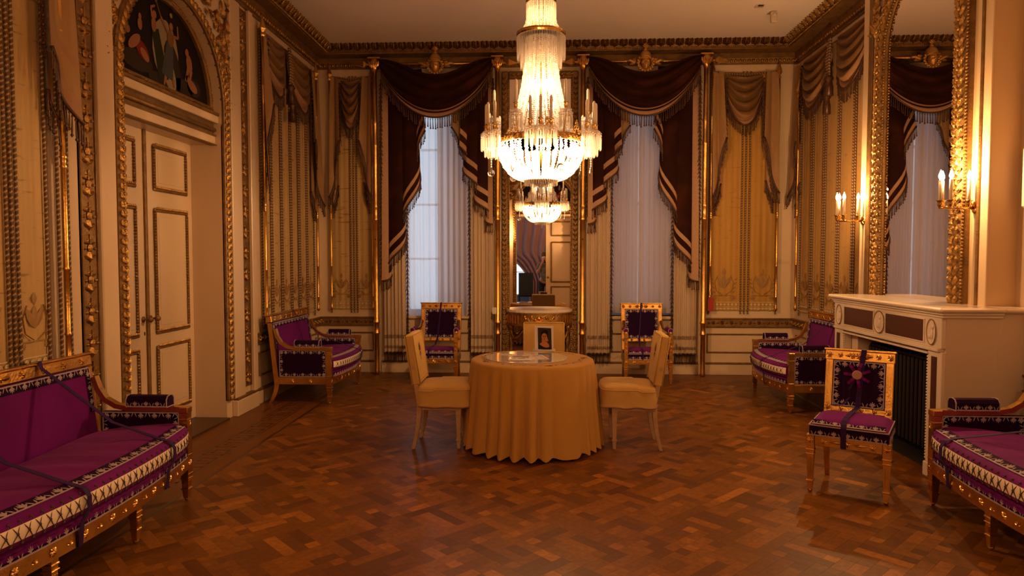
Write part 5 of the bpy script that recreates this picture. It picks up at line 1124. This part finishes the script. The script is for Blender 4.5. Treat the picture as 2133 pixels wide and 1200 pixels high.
def chair(label, x, y, rz, W=.44, D=.42, zr=(.33, .40), seat=.47, back=(.50, .92), arms=0, name='gilt_chair', grp=None, strap='star'):
    t = thing(name, label, 'armchair' if arms else 'chair', (x, y, 0), rz, grp); hw = W/2; B = lambda q, n, m, **k: q.build(n, m, t, world=False, **k)
    yb = D/2; yf = -D/2; wb = hw-.035; z0, z1 = zr
    for sx in (-1, 1):
        q = MB(); q.put(gleg(sx*(hw-.0), yf, z0+.01, .05)); q.box(sx*hw-.026, sx*hw+.026, yf-.026, yf+.026, z0, z1, 0, .003); q.put(xf(ROS, X(s=(.022, -.022, .022))), X((sx*hw, yf-.026, (z0+z1)/2)), 0)
        if arms:
            q.put(bar((sx*hw, yf, z1), (sx*hw, yf, .63), .046, .046, a2=.040, b2=.042)); q.box(sx*hw-.026, sx*hw+.026, yf-.026, yf+.026, .63, .655, 0, .004); q.box(sx*hw-.024, sx*hw+.024, yf-.024, yf+.024, .585, .60, 0, .003)
            for z in (.42, .47, .52): q.put(xf(PALM, X(s=(.022, -.05, .04))), X((sx*hw, yf-.022, z)), 0)
        o = B(q, 'leg', GOLD); q = MB(); q.put(sabre(sx*wb, yb, z0+.02, .07, .038, .045)); B(q, 'leg', GOLD)
        if arms:
            q = MB(); q.put(tube([(sx*hw, yf, .655), (sx*(hw-.005), yf+.18, .655), (sx*(wb+.01), yb-.06, .68), (sx*wb, yb+.03, .76)], [.017, .016, .016, .018], 8), None, 0, True); B(q, 'arm_rail', GOLD)
            q = MB(); q.put(tube([(sx*hw, yf+.02, .68), (sx*(hw-.005), yf+.23, .685)], .030, 12), None, 0, True); B(q, 'arm_roll', PUR); q = MB()
            for yy in (yf+.02,): q.put(tube([(sx*hw+.030*math.cos(a), yy-.002, .68+.030*math.sin(a)) for a in np.linspace(0, 2*PI, 14, endpoint=False)], .004, 5, closed=True), None, 0)
            B(q, 'roll_piping', BRAID)
    q = MB(); q.box(-hw+.026, hw-.026, yf-.022, yf+.02, z0, z1, 0, .003); q.box(-hw, -hw+.04, yf+.026, yb, z0, z1, 0, .003); q.box(hw-.04, hw, yf+.026, yb, z0, z1, 0, .003); q.box(-hw+.04, hw-.04, yb-.03, yb, z0, z1)
    for k in (-.32, 0, .32): q.put(xf(ROS, X(s=(.022, -.02, .022))), X((k*W, yf-.022, (z0+z1)/2)), 0)
    for k in (-.16, .16): q.put(xf(leaf(.09, .02, .01), X((0, 0, -.045), s=(1, -1, 1))), X((k*W, yf-.022, (z0+z1)/2), (0, PI/2, 0)), 0)
    B(q, 'seat_rail', GOLD)
    q = MB(); e = 0 if not arms else .03; q.box(-hw-.008+e, hw+.008-e, yf-.03+e, yb-.01, z1, seat, 0, .006); B(q, 'seat_band', PURD)
    n = 16; P = np.zeros((n, n, 3))
    for i, a in enumerate(np.linspace(-1, 1, n)):
        for j, b in enumerate(np.linspace(-1, 1, n)): P[i, j] = (a*(hw+.008-e), (yf-.03+e+yb-.01)/2+b*(yb-yf+.02-e)/2, seat+.05*((1-a**4)*(1-b**4))**.5)
    q = MB(); q.put(grid(P), None, 0, True); B(q, 'seat_cushion', PUR)
    q = MB(); f = yf-.03+e; s_ = .036
    trim(q, (-hw+e, f-.001, z1+.004), (hw-e, f-.001, z1+.004), (0, -1, 0), (0, 0, 1), s_); q.box(-hw-.01+e, hw+.01-e, f-.003, f+.003, seat-.004, seat+.004)
    for sx in (-1, 1): q.box(sx*(hw+.008-e)-.003, sx*(hw+.008-e)+.003, f, yb-.01, seat-.004, seat+.004)
    trim(q, (-hw+e+.01, f+.002, seat+.012), (hw-e-.01, f+.002, seat+.012), (0, -.55, .835), (0, .835, .55), s_)
    for sx in (-1, 1): trim(q, (sx*(hw+.009-e), yf, z1+.004), (sx*(hw+.009-e), yb-.02, z1+.004), (sx, 0, 0), (0, 0, 1), s_)
    B(q, 'embroidered_border', [BRAID, PURD])
    lean = .16; zb0, zb1 = back; Bk = X((0, yb+.01, z0), (-lean, 0, 0)); zz = lambda z: z-z0
    for sx in (-1, 1):
        q = MB(Bk); q.box(sx*wb-.026, sx*wb+.026, -.02, .02, 0, zz(zb1), 0, .004)
        for k in (-1.5, -.5, .5, 1.5): q.box(sx*wb+k*.011-.003, sx*wb+k*.011+.003, -.024, -.019, zz(zb0)+.05, zz(zb1)-.09, 0, .001)
        q.put(xf(ROS, X(s=(.022, -.022, .022))), X((sx*wb, -.021, zz(zb0)+.015)), 0); B(q, 'back_stile', GOLD)
    q = MB(Bk); hb = wb+.03; q.box(-hb, hb, -.024, .024, zz(zb1)-.07, zz(zb1), 0, .004); q.box(-hb-.008, hb+.008, -.032, .03, zz(zb1), zz(zb1)+.014, 0, .003)
    for k, s_ in ((-.88, .024), (-.55, .02), (-.2, .026), (0, .028), (.2, .026), (.55, .02), (.88, .024)): q.put(xf(ROS, X(s=(s_, -.022, s_))), X((k*hb, -.024, zz(zb1)-.034)), 0)
    for sx in (-1, 1): q.put(xf(leaf(.06, .025, .01), X(s=(1, -1, 1))), X((sx*.03, -.024, zz(zb1)-.034), (0, sx*PI/2, 0)), 0)
    B(q, 'top_rail', GOLD)
    q = MB(Bk); q.box(-wb+.02, wb-.02, -.018, .018, zz(zb0)-.01, zz(zb0)+.03, 0, .004)
    for k in (-.55, -.12, .12, .55): q.put(xf(ROS, X(s=(.018, -.02, .018))), X((k*wb, -.018, zz(zb0)+.01)), 0)
    B(q, 'lower_back_rail', GOLD)
    a, b, c, d = -wb+.026, wb-.026, zz(zb0)+.03, zz(zb1)-.07
    q = MB(Bk); q.box(a, b, -.016, .018, c, d, 0, .005); B(q, 'back_panel', PURD); q = MB(Bk); rect_trim(q, (a+.006, -.017, c+.006), (b-.006, -.017, c+.006), (b-.006, -.017, d-.006), (a+.006, -.017, d-.006), (0, -1, 0), .042); B(q, 'back_embroidery', [BRAID, PURD])
    # strap over back and round the seat
    pt = lambda x_, d_, z: tuple((Bk @ np.array([x_, d_, zz(z), 1]))[:3])
    sx = .03 if strap == 'star' else .0
    dx = -.035 if strap == 'star' else -.05
    pts = [pt(sx, .03, zb1-.15), pt(sx, .034, zb1+.012), pt(sx, -.0, zb1+.018), pt(sx, -.036, zb1+.012), pt(sx-.01, -.030, zb1-.08), pt(sx+dx*.5, -.032, .70), pt(sx+dx*.8, -.036, zb0+.03), (sx+dx, yb-.10, seat+.062), (sx+dx-.01, (yf+yb)/2, seat+.060), (sx+dx-.015, yf+.08, seat+.058), (sx+dx-.02, yf+.01, seat+.046), (sx+dx-.02, f+.004, seat+.022), (sx+dx-.02, f-.008, seat), (sx+dx-.02, f-.008, z0+.01), (sx+dx-.02, yf, z0-.006)]
    q = MB(); q.put(ribbon(pts, .034 if strap == 'star' else .02)); st = B(q, 'strap', STRAP)
    if strap == 'star':
        c = pt(-.005, -.055, .76); q = MB(X(c, (-lean, 0, 0)))
        for k in range(7): q.put(ribbon([(0, -.004, 0), (.06*math.cos(k*.897+.4), -.016, .06*math.sin(k*.897+.4)), (.088*math.cos(k*.897+.4), -.006, .088*math.sin(k*.897+.4))], .020, (-math.sin(k*.897+.4), 0, math.cos(k*.897+.4))), None, 0)
        q.build('rosette_loops', PUR, st, world=False); q = MB(X(c, (-lean, 0, 0))); q.put(xf(disc(.033, .012, 18), X(r=(0, 0, PI))), X((0, -.008, 0)), 0); q.build('rosette_badge', PIPE, st, world=False)
        q = MB(); q.put(ribbon([c, (c[0]-.05, c[1]-.01, .66), (c[0]-.045, c[1]+.0, .60), (c[0]-.09, yb-.02, .55), (c[0]-.16, yb-.03, .54)], .016)); q.build('ribbon_tail', STRAP, st, world=False)
    return t
chair('gilt side chair with purple velvet seat and a star rosette strap, standing by the fireplace', 2.13, 4.75, -.545, W=.46, D=.40, zr=(.33, .40), seat=.47, back=(.50, .93), grp=None)
chair('gilt armchair with dark purple panels under the left window', -1.375, 8.80, -.02, W=.56, D=.46, zr=(.26, .32), seat=.39, back=(.50, .99), arms=1, name='gilt_armchair', grp='gilt armchairs under the windows', strap='plain')
chair('gilt armchair with dark purple panels under the right window', 1.32, 8.83, .02, W=.56, D=.46, zr=(.26, .32), seat=.39, back=(.50, .99), arms=1, name='gilt_armchair', grp='gilt armchairs under the windows', strap='plain')
def sofa(label, x, y, rz, L, bow, legs, straps):
    """local: front -y, length along x; x,y = middle of the front line between the end posts"""
    t = thing('gilt_sofa', label, 'sofa', (x, y, 0), rz, 'purple and gilt sofas along the side walls'); B = lambda q, n, m, **k: q.build(n, m, t, world=False, **k)
    h = L/2; D = .58; z0, z1 = .215, .295; fy = lambda a: -bow*(1-(a/h)**2)
    xs = np.linspace(-h, h, 33)
    for sx in (-1, 1):
        q = MB(); q.put(gleg(sx*h, 0, z0+.01, .056)); q.put(bar((sx*h, 0, z0), (sx*h, 0, .60), .054, .054)); q.box(sx*h-.032, sx*h+.032, -.032, .032, .585, .625, 0, .005); q.box(sx*h-.03, sx*h+.03, -.03, .03, .535, .548, 0, .003); q.box(sx*h-.03, sx*h+.03, -.03, .03, .30, .312, 0, .003)
        q.put(xf(ROS, X(s=(.022, -.022, .022))), X((sx*h, -.027, (z0+z1)/2)), 0)
        q.put(xf(PALM, X(s=(.024, -.03, .05))), X((sx*h, -.027, .50)), 0); B(q, 'front_post', GOLD)
        q = MB(); q.put(sabre(sx*(h-.01), D, z0+.03, .085, .045, .055)); B(q, 'leg', GOLD)
        q = MB(); q.put(bar((sx*(h-.01), D, z0), (sx*(h-.01), D+.075, .885), .045, .055, a2=.042, b2=.045)); B(q, 'back_stile', GOLD)
        q = MB(); q.put(sweep([(-.016, -.024), (.016, -.024), (.016, .024), (-.016, .024)], [(sx*h, .02, .610), (sx*h, .38, .612), (sx*h, .46, .628), (sx*(h-.003), .53, .67), (sx*(h-.006), .575, .74), (sx*(h-.01), .60, .82)], up0=(0, 0, 1)), None, 0); B(q, 'arm_rail', GOLD)
        q = MB(); q.box(sx*h-.024, sx*h+.024, .027, D-.02, z0, z1, 0, .004)
        for k in (.2, .4): q.put(xf(ROS, X(r=(0, 0, -sx*PI/2))), X((sx*(h+.024), k, (z0+z1)/2), s=.022), 0)
        B(q, 'side_rail', GOLD)
        q = MB(); q.box(sx*h-.015, sx*h+.015, .030, D-.03, z1, .592, 0, .004); B(q, 'arm_panel', PURD); q = MB()
        for s2 in (-1, 1):
            X_ = sx*h+s2*.0155; rect_trim(q, (X_, .036, z1+.008), (X_, D-.036, z1+.008), (X_, D-.036, .586), (X_, .036, .586), (s2, 0, 0), .040)
        B(q, 'arm_embroidery', [BRAID, PURD])
        q = MB(); pr = [(-.045, -.028), (.045, -.028), (.045, .02), (.03, .042), (.0, .048), (-.03, .042), (-.045, .02)]
        q.put(sweep([(b, a) for a, b in pr], [(sx*h, .10, .655), (sx*h, .37, .655)], up0=(0, 0, 1)), None, 0, False); ar = B(q, 'arm_bolster', PURD); q = MB()
        for s2 in (-1, 1): trim(q, (sx*h+s2*.046, .105, .632), (sx*h+s2*.046, .365, .632), (s2, 0, 0), (0, 0, 1), .034)
        for yy in (.10, .37): q.put(tube([(sx*h+a, yy, .655+b) for a, b in pr], .004, 5, closed=True), None, 0)
        B(q, 'bolster_embroidery', [BRAID, PURD])
    for k in legs:
        q = MB(); q.put(gleg(k, fy(k)+.02, z0+.01, .05)); B(q, 'leg', GOLD); q = MB(); q.put(sabre(k, D, z0+.03, .085, .04, .05)); B(q, 'leg', GOLD)
    rail = [(a, fy(a)+.0, (z0+z1)/2) for a in xs]
    q = MB(); q.put(sweep([(-.04, -.02), (-.04, .022), (.04, .022), (.04, -.02)], rail, up0=(0, 0, 1)), None, 0); n = int(L/.11)
    for k in range(n): a = -h+.08+(L-.16)*(k+.5)/n; q.put(xf(ROS if k % 2 else PALM, X(s=(.024, -.024, .024))), X((a, fy(a)-.023, (z0+z1)/2-(.0 if k % 2 else .012))), 0)
    q.box(-h, h, D-.03, D, z0, z1); B(q, 'seat_rail', GOLD)
    # lower upholstered band + cushion (cross-section swept along the bow)
    def strip(prof, mi=0, inset=.03, n=33):
        a_ = np.linspace(-h+inset, h-inset, n); P = np.zeros((n, len(prof), 3))
        for i, a in enumerate(a_):
            e = 1-abs(a/(h-inset))**10
            for j, (d_, z) in enumerate(prof): P[i, j] = (a, fy(a)-d_*(.5+.5*e), z)
        return P
    q = MB(); q.put(grid(strip([(-.01, .30), (.018, .297), (.024, .32), (.022, .345), (.01, .36), (-.4, .37)])), None, 0, True); B(q, 'upholstered_band', PURD if bow < .05 else PUR)
    q = MB(); a_ = np.linspace(-h+.04, h-.04, 20)
    for i in range(len(a_)-1): trim(q, (a_[i], fy(a_[i])-.022, .300), (a_[i+1], fy(a_[i+1])-.022, .300), (0, -1, 0), (0, 0, 1), .034, (a_[1]-a_[0])/2.01)
    B(q, 'band_embroidery', [BRAID, PURD])
    prof = [(-.50, .36), (-.01, .355), (.03, .365), (.055, .385), (.062, .400), (.064, .43), (.060, .465), (.045, .485), (.015, .50), (-.06, .512), (-.18, .52), (-.38, .515), (-.53, .505)]
    P = strip(prof, n=60); rr = np.random.RandomState(9)
    for j in range(9, 12): P[:, j, 2] += .004*np.sin(np.linspace(0, L*28, 60)+j)+.003*rr.randn(60)
    mi = np.zeros((59, 12), int); mi[:, 4:6] = 1; q = MB(); q.put(grid(P), None, mi.ravel(), True)
    for i_ in (0, -1): q.put(Tp(P[i_], [tuple(range(len(prof)))[::(1 if i_ == 0 else -1)]]), None, 0)
    cu = B(q, 'seat_cushion', [PUR, PAD])
    q = MB(); zA, zB = .402, .464; n = int(L/.058); dz_ = lambda z: np.interp(z, [p_[1] for p_ in prof[1:10]], [p_[0] for p_ in prof[1:10]])+.004; P_ = lambda a, z: (a, fy(a)-dz_(z)*(.5+.5*(1-abs(a/(h-.03))**10)), z)
    a_ = np.linspace(-h+.05, h-.05, n+1)
    for i in range(n):
        for u_, v_ in ((zA-.016, zB+.016), (zB+.016, zA-.016)): q.put(tube([P_(a_[i], u_), P_(.5*(a_[i]+a_[i+1]), (u_+v_)/2), P_(a_[i+1], v_)], .0024, 4), None, 0)
        q.put(BALL, X(P_(.5*(a_[i]+a_[i+1]), (zA+zB)/2), s=.006), 0)
    for i in range(n+1):
        for z in (zA-.017, zB+.017): q.put(BALL, X(P_(a_[i], z), s=.006), 0)
    B(q, 'lattice_netting', NET, kind='stuff')
    q = MB(); a_ = np.linspace(-h+.05, h-.05, 20)
    for i in range(len(a_)-1): trim(q, (a_[i], fy(a_[i])-.012, .5035), (a_[i+1], fy(a_[i+1])-.012, .5035), (0, -.25, .97), (0, .97, .25), .05, (a_[1]-a_[0])/2.01)
    B(q, 'cushion_embroidery', [BRAID, PURD])
    # back
    Bk = X((0, D+.005, z1), (-.13, 0, 0)); zt = .60
    q = MB(Bk); q.box(-h+.012, h-.012, -.03, .02, .02, zt-.005, 0, .012); B(q, 'back_panel', PUR)
    q = MB(Bk); trim(q, (-h+.03, -.032, zt-.012), (h-.03, -.032, zt-.012), (0, -1, 0), (0, 0, -1), .042)
    for sx in (-1, 1): trim(q, (sx*(h-.022), -.032, .3), (sx*(h-.022), -.032, zt-.03), (0, -1, 0), (-sx, 0, 0), .04)
    B(q, 'back_embroidery', [BRAID, PURD])
    q = MB(Bk); q.box(-h-.012, h+.012, -.036, .028, zt, zt+.072, 0, .006); q.box(-h-.022, h+.022, -.046, .036, zt+.072, zt+.086, 0, .004); n = int(L/.16)
    for k in range(n):
        a = -h+(L)*(k+.5)/n; q.put(xf(ROS, X(s=(.026, -.026, .026))), X((a, -.037, zt+.036)), 0)
        if abs(k-n//2) <= 1:
            for sx in (-1, 1): q.put(xf(leaf(.07, .03, .012), X(s=(1, -1, 1))), X((a+sx*.01, -.037, zt+.036), (0, sx*PI/2, 0)), 0)
    B(q, 'top_rail', GOLD)
    q = MB(); q.box(-h+.02, h-.02, .03, D-.03, z0+.02, z1-.01); q.build('seat_deck', THRESH, t, world=False)
    pb = lambda x_, d_, z: tuple((Bk @ np.array([x_, d_, z, 1]))[:3])
    for xb, xs_ in straps:
        f_ = fy(xs_); q = MB(); q.put(ribbon([pb(xb, .04, zt-.2), pb(xb, .045, zt+.09), pb(xb, -.05, zt+.093), pb(xb, -.055, zt+.05), (xb+(xs_-xb)*.55, .30, .66) if L < 1.5 else (xb+(xs_-xb)*.6, .22, .62), (xs_, f_+.01, .515), (xs_, f_-.055, .50), (xs_, f_-.08, .46), (xs_, f_-.080, .40), (xs_, f_-.04, .33), (xs_, f_-.03, z0+.0), (xs_, f_+.0, z0-.01)], .030 if L > 1.5 else .018)); B(q, 'strap', STRAP)
    return t
sofa('long purple velvet and gilt sofa at the near left, with two straps', -2.345, 3.33, PI/2, 2.02, .10, (-.33, .33), ((.55, .62), (-.25, -.20)))
sofa('small purple velvet and gilt sofa by the left wall, in the far corner', -2.33, 7.90, PI/2, 1.17, .07, (), ((.05, .22),))
sofa('small purple velvet and gilt sofa by the right wall, behind the fireplace', 2.545, 7.68, -PI/2, 1.18, .09, (), ((.15, .12),))
sofa('long purple velvet and gilt sofa at the near right, with a strap', 2.525, 3.46, -PI/2, 2.02, .10, (-.33, .33), ((-.15, -.72), (.5, .3)))
# ------------------------------------------------ small items
q = MB(X((-.648, YB-.20, 0))); t = thing('sensor_stand', 'thin black stand with a small white head beside the left of the pier mirror', 'stand', (-.648, YB-.24, 0)); q = MB(X((-.655, YB-.24, 0)))
q.put(lathe([(.05, 0), (.05, .008), (.008, .014), (.006, .05), (.006, .86)], 12), None, 0, True); q.build('post', BLACK, t); q = MB(X((-.655, YB-.24, 0))); q.box(-.03, .03, -.012, .012, .84, .93, 0, .005); q.build('head', WHITE, t)
q = MB(BACK @ X((2.265, .10, .88))); q.put(prism([(-.04, 0), (.04, 0), (.04, .16), (.0, .20), (-.04, .16)], 0, .004)); t = thing('red_tag', 'red card tag hanging at the lower left of the right yellow hanging', 'tag', (2.265, YB-.10, .88)); q.build('card', RED, t)
q = MB(BACK @ X((2.265, .10, .88))); q.put(tube([(0, 0, .19), (.02, .004, .24), (.0, .004, .30), (-.02, .004, .24), (0, 0, .19)], .004, 5), None, 0); q.build('string', BLACK, t)
t = thing('motion_sensor', 'small white motion sensor on the ceiling near the right cornice', 'sensor', (2.68, 8.22, H)); q = MB(X((2.68, 8.22, H))); q.box(-.035, .035, -.03, .03, -.13, 0, 0, .01); q.build('housing', WHITE, t); q = MB(X((2.68, 8.22, H))); q.put(BALLS, X((0, -.035, -.05), s=.022), 0, True); q.build('lens', WHITE, t)
t = thing('ceiling_detector', 'flat white detector plate on the ceiling', 'sensor', (2.46, 8.03, H)); q = MB(X((2.46, 8.03, H))); q.box(-.05, .05, -.045, .045, -.012, 0, 0, .004); q.build('plate', WHITE, t); q = MB(X((2.46, 8.03, H))); q.box(-.03, .03, -.046, -.03, -.02, -.008); q.build('slot', BLACK, t)
t = thing('wall_panel', 'white switch panel on the near right wall', 'switch', (XR, 4.93, 2.1)); q = MB(RIGHT @ X((4.93, 0, 1.95))); q.box(-.06, .06, 0, .04, 0, .42, 0, .012); q.build('cover', WHITE, t)
# ------------------------------------------------ the room behind the doorway, seen in the pier mirror
BLUE = mat('blue_grey_wall', (.12, .15, .20), .6); CUR = mat('mauve_curtain', (.36, .17, .15), .8, 0, .4, 3, map_=(8, 8, .5))
q = MB(); q.box(XL-.6, XR+.6, -4.8, -4.6, 0, 4.6); q.box(XL-.8, XL-.6, -4.8, -.1, 0, .5); q.box(XL-.8, XL-.6, -4.8, -.1, 3.6, 4.6); q.box(XL-.8, XL-.6, -4.8, -3.4, .5, 3.6); q.box(XL-.8, XL-.6, -1.2, -.1, .5, 3.6); q.box(XR+.6, XR+.8, -4.8, -.1, 0, 4.6); q.box(XL-.8, -2.0, -3.5, -3.4, 0, 4.5) if 0 else None
struct('wall_anteroom', q, [BLUE]); q = MB(); q.box(XL-.8, XR+.8, -4.8, -.1, 4.5, 4.65); struct('ceiling_anteroom', q, [CEIL])
t = thing('anteroom_window', 'bright window of the next room, seen in the pier mirror', 'window', (-.9, -4.55, .3)); q = MB()
for a in ((-1.42, -1.36, .3, 2.9), (-.46, -.40, .3, 2.9), (-1.42, -.4, .3, .36), (-1.42, -.4, 2.84, 2.9), (-1.42, -.4, 1.1, 1.13)): q.box(a[0], a[1], -4.6, -4.55, a[2], a[3], 0, .005)
q.build('frame', PAINT2, t); q = MB(); q.box(-1.36, -.46, -4.6, -4.58, .36, 2.84); q.build('daylit_pane', mat('daylit_pane', (.6, .75, .9), .3, emit=(.55, .75, 1), es=2.2), t)
t = thing('anteroom_curtain', 'mauve curtain drawn aside in the next room, seen in the pier mirror', 'curtain', (-.5, -4.3, 0)); q = MB(); n = 60; P = np.zeros((n, 16, 3))
for j, v in enumerate(np.linspace(0, 1, 16)):
    z_ = 3.6-3.5*v; a0 = -1.45 if z_ > 1.75 else -1.45+min(1, (1.75-z_)/.9)**.6*1.0; U = np.linspace(0, 1, n); P[:, j, 0] = a0+(.35-a0)*U*(1-.35*v) ; P[:, j, 1] = -4.3+.05*np.sin(U*36); P[:, j, 2] = 3.6-3.5*v
q.put(grid(P), None, 0, True); q.build('curtain_cloth', CUR, t)
t = thing('anteroom_chair', 'dark chair with a tall back in the next room, seen in the pier mirror', 'chair', (-.55, -1.6, 0)); q = MB(X((-.52, -1.9, 0))); q.box(-.22, .22, -.03, .03, .45, 1.15, 0, .01); q.build('backrest', BLACK, t); q = MB(X((-.52, -1.9, 0))); q.box(-.24, .24, -.5, -.03, .42, .48, 0, .01); q.build('seat', BLACK, t)
for sx in (-.2, .2):
    for yy in (-.46, 0): q = MB(X((-.52, -1.9, 0))); q.put(bar((sx, yy, 0), (sx, yy, .45), .035, .035)); q.build('leg', BLACK, t)
lamp('added_anteroom_light', (1.2, -2.6, 2.9), 40, .05)  # added fill lamp, warms the curtain of the next room
t = thing('added_globe_lamp', 'small glass globe lamp added out of view to warm the next room', 'lamp', (1.2, -2.6, 3.0)); q = MB(X((1.2, -2.6, 3.05))); q.put(BALLS, X((0, 0, 0), s=.09), 0, True); q.build('globe', BULB, t); q = MB(X((1.2, -2.6, 3.05))); q.put(tube([(0, 0, .08), (0, 0, 1.45)], .008, 6), None, 0); q.build('stem', BRASS, t)  # invented fixture for the added lamp, out of view
# photographer standing in the doorway (seen in the mirror, half behind the door leaf)
t = thing('person', 'person in a patterned shirt holding a camera to the eye, seen in the pier mirror', 'person', (.06, -.36, 0))
SKIN = mat('skin', (.52, .27, .17), .5); SHIRT = mat('patterned_shirt', (.12, .15, .13), .8, 0, .9, 14, (.35, .30, .22)); HAIR = mat('brown_hair', (.06, .03, .015), .6); TROU = mat('dark_trousers', (.015, .017, .025), .8)
def skin(name, verts, edges, rad, m, sub=2):
    me = bpy.data.meshes.new(name); me.from_pydata(verts, edges, []); o = bpy.data.objects.new(name, me); COL.objects.link(o); o.parent = t
    md = o.modifiers.new('skin', 'SKIN'); md.use_smooth_shade = True; sv = me.skin_vertices or me.attributes
    L_ = me.skin_vertices[0].data if len(me.skin_vertices) else None
    if L_ is None:
        bpy.context.view_layer.objects.active = o; bpy.ops.mesh.customdata_skin_add(); L_ = me.skin_vertices[0].data
    for i, r in enumerate(rad): L_[i].radius = r if hasattr(r, '__len__') else (r, r)
    L_[0].use_root = True; s_ = o.modifiers.new('sub', 'SUBSURF'); s_.levels = sub; s_.render_levels = sub; me.materials.append(m); return o
try:
    hand = lambda bx, sx: [(bx[0]+sx*.02*k/3-.01, bx[1]+.03, bx[2]+.02+.012*k) for k in range(4)]
    V = [(0, 0, .98), (0, 0, 1.12), (0, .0, 1.30), (0, .0, 1.42), (0, .02, 1.50), (-.03, .06, 1.57), (-.03, .06, 1.66), (-.17, 0, 1.40), (-.22, .06, 1.16), (-.10, .17, 1.42), (-.07, .20, 1.50), (.17, 0, 1.40), (.20, .08, 1.18), (.06, .17, 1.44), (.03, .20, 1.52),
         (-.10, 0, .90), (-.11, .02, .50), (-.11, -.01, .08), (-.11, .12, .03), (.10, 0, .90), (.11, .02, .50), (.11, -.01, .08), (.11, .12, .03)]
    E_ = [(0, 1), (1, 2), (2, 3), (3, 4), (4, 5), (5, 6), (3, 7), (7, 8), (8, 9), (9, 10), (3, 11), (11, 12), (12, 13), (13, 14), (0, 15), (15, 16), (16, 17), (17, 18), (0, 19), (19, 20), (20, 21), (21, 22)]
    Rr = [(.15, .11), (.13, .10), (.15, .11), (.10, .08), .05, (.075, .09), (.08, .095), .055, .042, .028, .035, .055, .042, .028, .035, .085, .058, .04, .035, .085, .058, .04, .035]
    for s_, w0 in ((-1, 10), (1, 14)):
        bx = V[w0]
        for k in range(5):
            i = len(V); V += [(bx[0]+s_*(-.012)+.0, bx[1]+.02, bx[2]-.02+.016*k), (bx[0]-s_*.035, bx[1]+.045-.004*abs(k-2), bx[2]-.022+.018*k)]; E_ += [(w0, i), (i, i+1)]; Rr += [.010, .009]
    skin('body', V, E_, Rr, SKIN)
    skin('shirt', [(0, 0, .88), (0, 0, 1.12), (0, .0, 1.32), (0, 0, 1.43), (-.17, 0, 1.41), (-.21, .04, 1.25), (.17, 0, 1.41), (.20, .05, 1.25)], [(0, 1), (1, 2), (2, 3), (3, 4), (4, 5), (3, 6), (6, 7)], [(.17, .13), (.15, .12), (.165, .125), (.11, .09), .07, .062, .07, .062], SHIRT)
    skin('trousers', [(0, 0, .98), (-.10, 0, .88), (-.11, .02, .50), (-.11, -.01, .10), (.10, 0, .88), (.11, .02, .50), (.11, -.01, .10)], [(0, 1), (1, 2), (2, 3), (0, 4), (4, 5), (5, 6)], [(.15, .12), .10, .075, .06, .10, .075, .06], TROU)
    skin('hair', [(-.03, .0, 1.60), (-.03, .03, 1.70), (-.03, .08, 1.735)], [(0, 1), (1, 2)], [.075, .095, .06], HAIR)
except Exception as ex: print('person skin failed', ex)
q = MB(X((.045, -.21, 1.50))); q.box(-.06, .06, -.03, .02, -.04, .04, 0, .008); o_ = thing('camera_in_hand', 'black camera held to the eye by the person in the mirror', 'camera', (.045, -.21, 1.50)); q.build('camera_body', BLACK, o_); q = MB(X((.03, -.19, 1.50))); q.put(xf(lathe([(.03, 0), (.034, .06), (.028, .06), (.024, .05), (0, .05)], 16), X(r=(-PI/2, 0, 0))), None, 0, True); q.build('lens', BLACK, o_)
